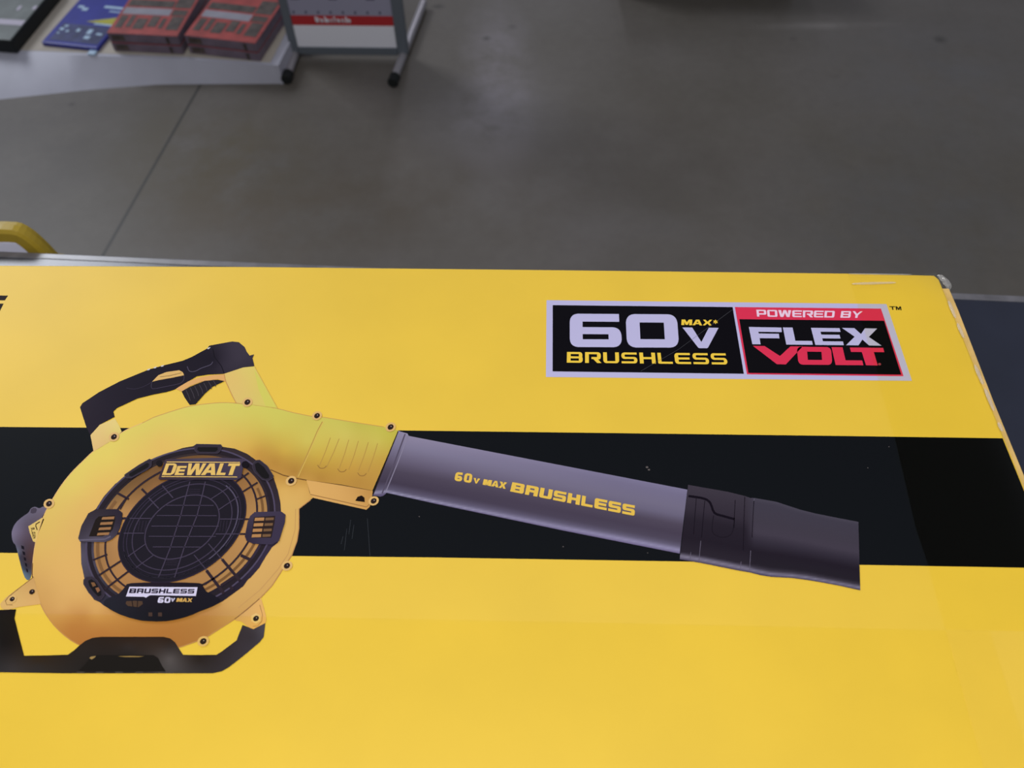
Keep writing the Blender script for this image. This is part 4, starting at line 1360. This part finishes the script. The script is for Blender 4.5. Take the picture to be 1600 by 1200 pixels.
# dark grey case at the frame edge
A, an, wd = from_front((-60, 58), (18, 62), .045, DZ)
r = empty('grey_tool_case', (A.x, A.y, DZ), an - .03)
tag(r, 'dark grey flat tool case with black sides left of the blue pack', 'tool case')
b = bmesh.new(); add_box(b, (0, 0, 0), (wd, .33, .041), .007)
link_bm('case_body', b, M_BLACK, r)
b = bmesh.new(); add_box(b, (.004, .004, .041), (wd - .004, .326, .045), .002)
o = link_bm('lid', b, M_TEALG, r)
b = bmesh.new(); add_box(b, (.004, .080, .045), (wd * .97, .108, .0458), .0003)
link_bm('pale_label_bar', b, M_MAUVE, o)
prints('latch', [((wd * .9, .17, .045), (wd * .97, .19, .0456)), ((wd * .6, .16, .045), (wd * .66, .185, .0456))], M_MAUVE, o)

# ------------------------------------------------------------------ sign stand
zb = .020
bl_, br_ = U(463, 82, zb), U(633, 84, zb)
sdir = (br_ - bl_).normalized()
sang = math.atan2(sdir.y, sdir.x)
sw = (br_ - bl_).length
sm_ = (bl_ + br_) / 2
sign = empty('sign_stand', (sm_.x, sm_.y, 0), sang)
tag(sign, 'grey framed floor sign with a red band beside the white platform', 'sign')


def sl(p):
    v = Vector(p) - Vector((sm_.x, sm_.y, 0))
    return Vector((math.cos(sang) * v.x + math.sin(sang) * v.y, -math.sin(sang) * v.x + math.cos(sang) * v.y, v.z))


for (fx, rx2) in (((614.5, 126), (662, 4)), ((448, 121), (486, 14))):
    a, b_ = sl(U(fx[0], fx[1], zb)), sl(U(rx2[0], rx2[1], zb))
    d = (b_ - a).normalized()
    bm = bmesh.new()
    add_tube(bm, [a + d * .02, b_], .0125, 16)
    ft = link_bm('foot_bar', bm, M_STEEL, sign, smooth=False)
    bm = bmesh.new()
    add_tube(bm, [a - d * .012, a - d * .010, a + d * .022], [.012, .016, .016], 16)
    link_bm('end_cap', bm, M_BLACK, ft)
SH = .85
bm = bmesh.new()
add_box(bm, (-sw / 2 - .013, -.014, zb + .006), (-sw / 2 + .013, .014, SH + .05), .004)
link_bm('upright', bm, M_GREY, sign)
bm = bmesh.new()
add_box(bm, (sw / 2 - .022, -.014, zb + .006), (sw / 2 + .012, .014, SH + .05), .004)
link_bm('upright', bm, M_GREY, sign)
bm = bmesh.new()
add_box(bm, (-sw / 2 + .013, -.012, zb + .001), (sw / 2 - .022, .012, zb + .026), .003)
link_bm('rail', bm, M_GREY, sign)
# panel rows from image rows
pbase = Vector((0, -.008, 0))
wb = Matrix.Rotation(sang, 3, 'Z') @ pbase + Vector((sm_.x, sm_.y, 0))
rows_px = {k_: height_at(wb, y) for k_, y in (('a', 40), ('b', 24.5), ('t', -120))}
x0, x1 = -sw / 2 + .0125, sw / 2 - .0215
bm = bmesh.new()
add_box(bm, (x0, -.008, zb + .025), (x1, .004, rows_px['a']))
panel = link_bm('sign_panel', bm, M_PANELW, sign, )
bm = bmesh.new()
add_box(bm, (x0, -.008, rows_px['a']), (x1, .004, rows_px['b']))
band = link_bm('red_band', bm, M_RED, sign)
bm = bmesh.new()
add_box(bm, (x0, -.008, rows_px['b']), (x1, .004, SH))
up = link_bm('upper_sheet', bm, M_PANELL, sign)
bm = bmesh.new()
hA, hB = rows_px['a'], rows_px['b']
xx = x0 + (x1 - x0) * .235
for wds, tall in ((.026, 1), (.022, 0), (.010, 1), (.022, 0), (.016, 0), (.016, 1), (.024, 0), (.020, 0), (.012, 1), (.022, 0)):
    sc = (x1 - x0) * .36 / .190
    zlo, zhi = hA + (hB - hA) * .30, hA + (hB - hA) * (.88 if tall else .68)
    st_ = .005
    add_box(bm, (xx, -.0088, zlo), (xx + st_, -.0078, zhi))
    if wds > .015:
        add_box(bm, (xx + wds * sc - .004 - st_, -.0088, zlo), (xx + wds * sc - .004, -.0078, zlo + (zhi - zlo) * .8))
        add_box(bm, (xx, -.0088, zlo), (xx + wds * sc - .004, -.0078, zlo + .006))
    xx += wds * sc
link_bm('band_lettering', bm, M_PANELW, band)
icons = []
for i in range(8):
    xa = x0 + (x1 - x0) * (.03 + i * .12)
    z_ = rows_px['b'] + .006
    icons.append(((xa, -.0087, z_), (xa + .006, -.0078, z_ + .008)))
    z2 = rows_px['b'] + .05 + (i % 3) * .012
    icons.append(((xa + .004, -.0087, z2), (xa + .03, -.0078, z2 + .018)))
prints('tool_icon', icons, mat('dark_mauve_print', (.11, .10, .16), .45, .4), up)

# ------------------------------------------------------------------ black bin whose foot just enters at the top
f0, f1 = U(965, -2, 0), U(1245, 1, 0)
d = f1 - f0
r = empty('black_display_bin', ((f0 + f1) / 2).to_tuple()[:2] + (0,), math.atan2(d.y, d.x))
tag(r, 'black display bin on the floor at the top edge behind the carton', 'bin')
bw = d.length
b = bmesh.new()
add_box(b, (-bw / 2, 0.02, .03), (bw / 2, .5, .22), .01)
link_bm('bin_body', b, M_BLACK, r)
b = bmesh.new()
add_box(b, (-bw / 2 + .01, .02, 0), (bw / 2 - .01, .48, .03), .004)
link_bm('plinth', b, M_BLACK, r)
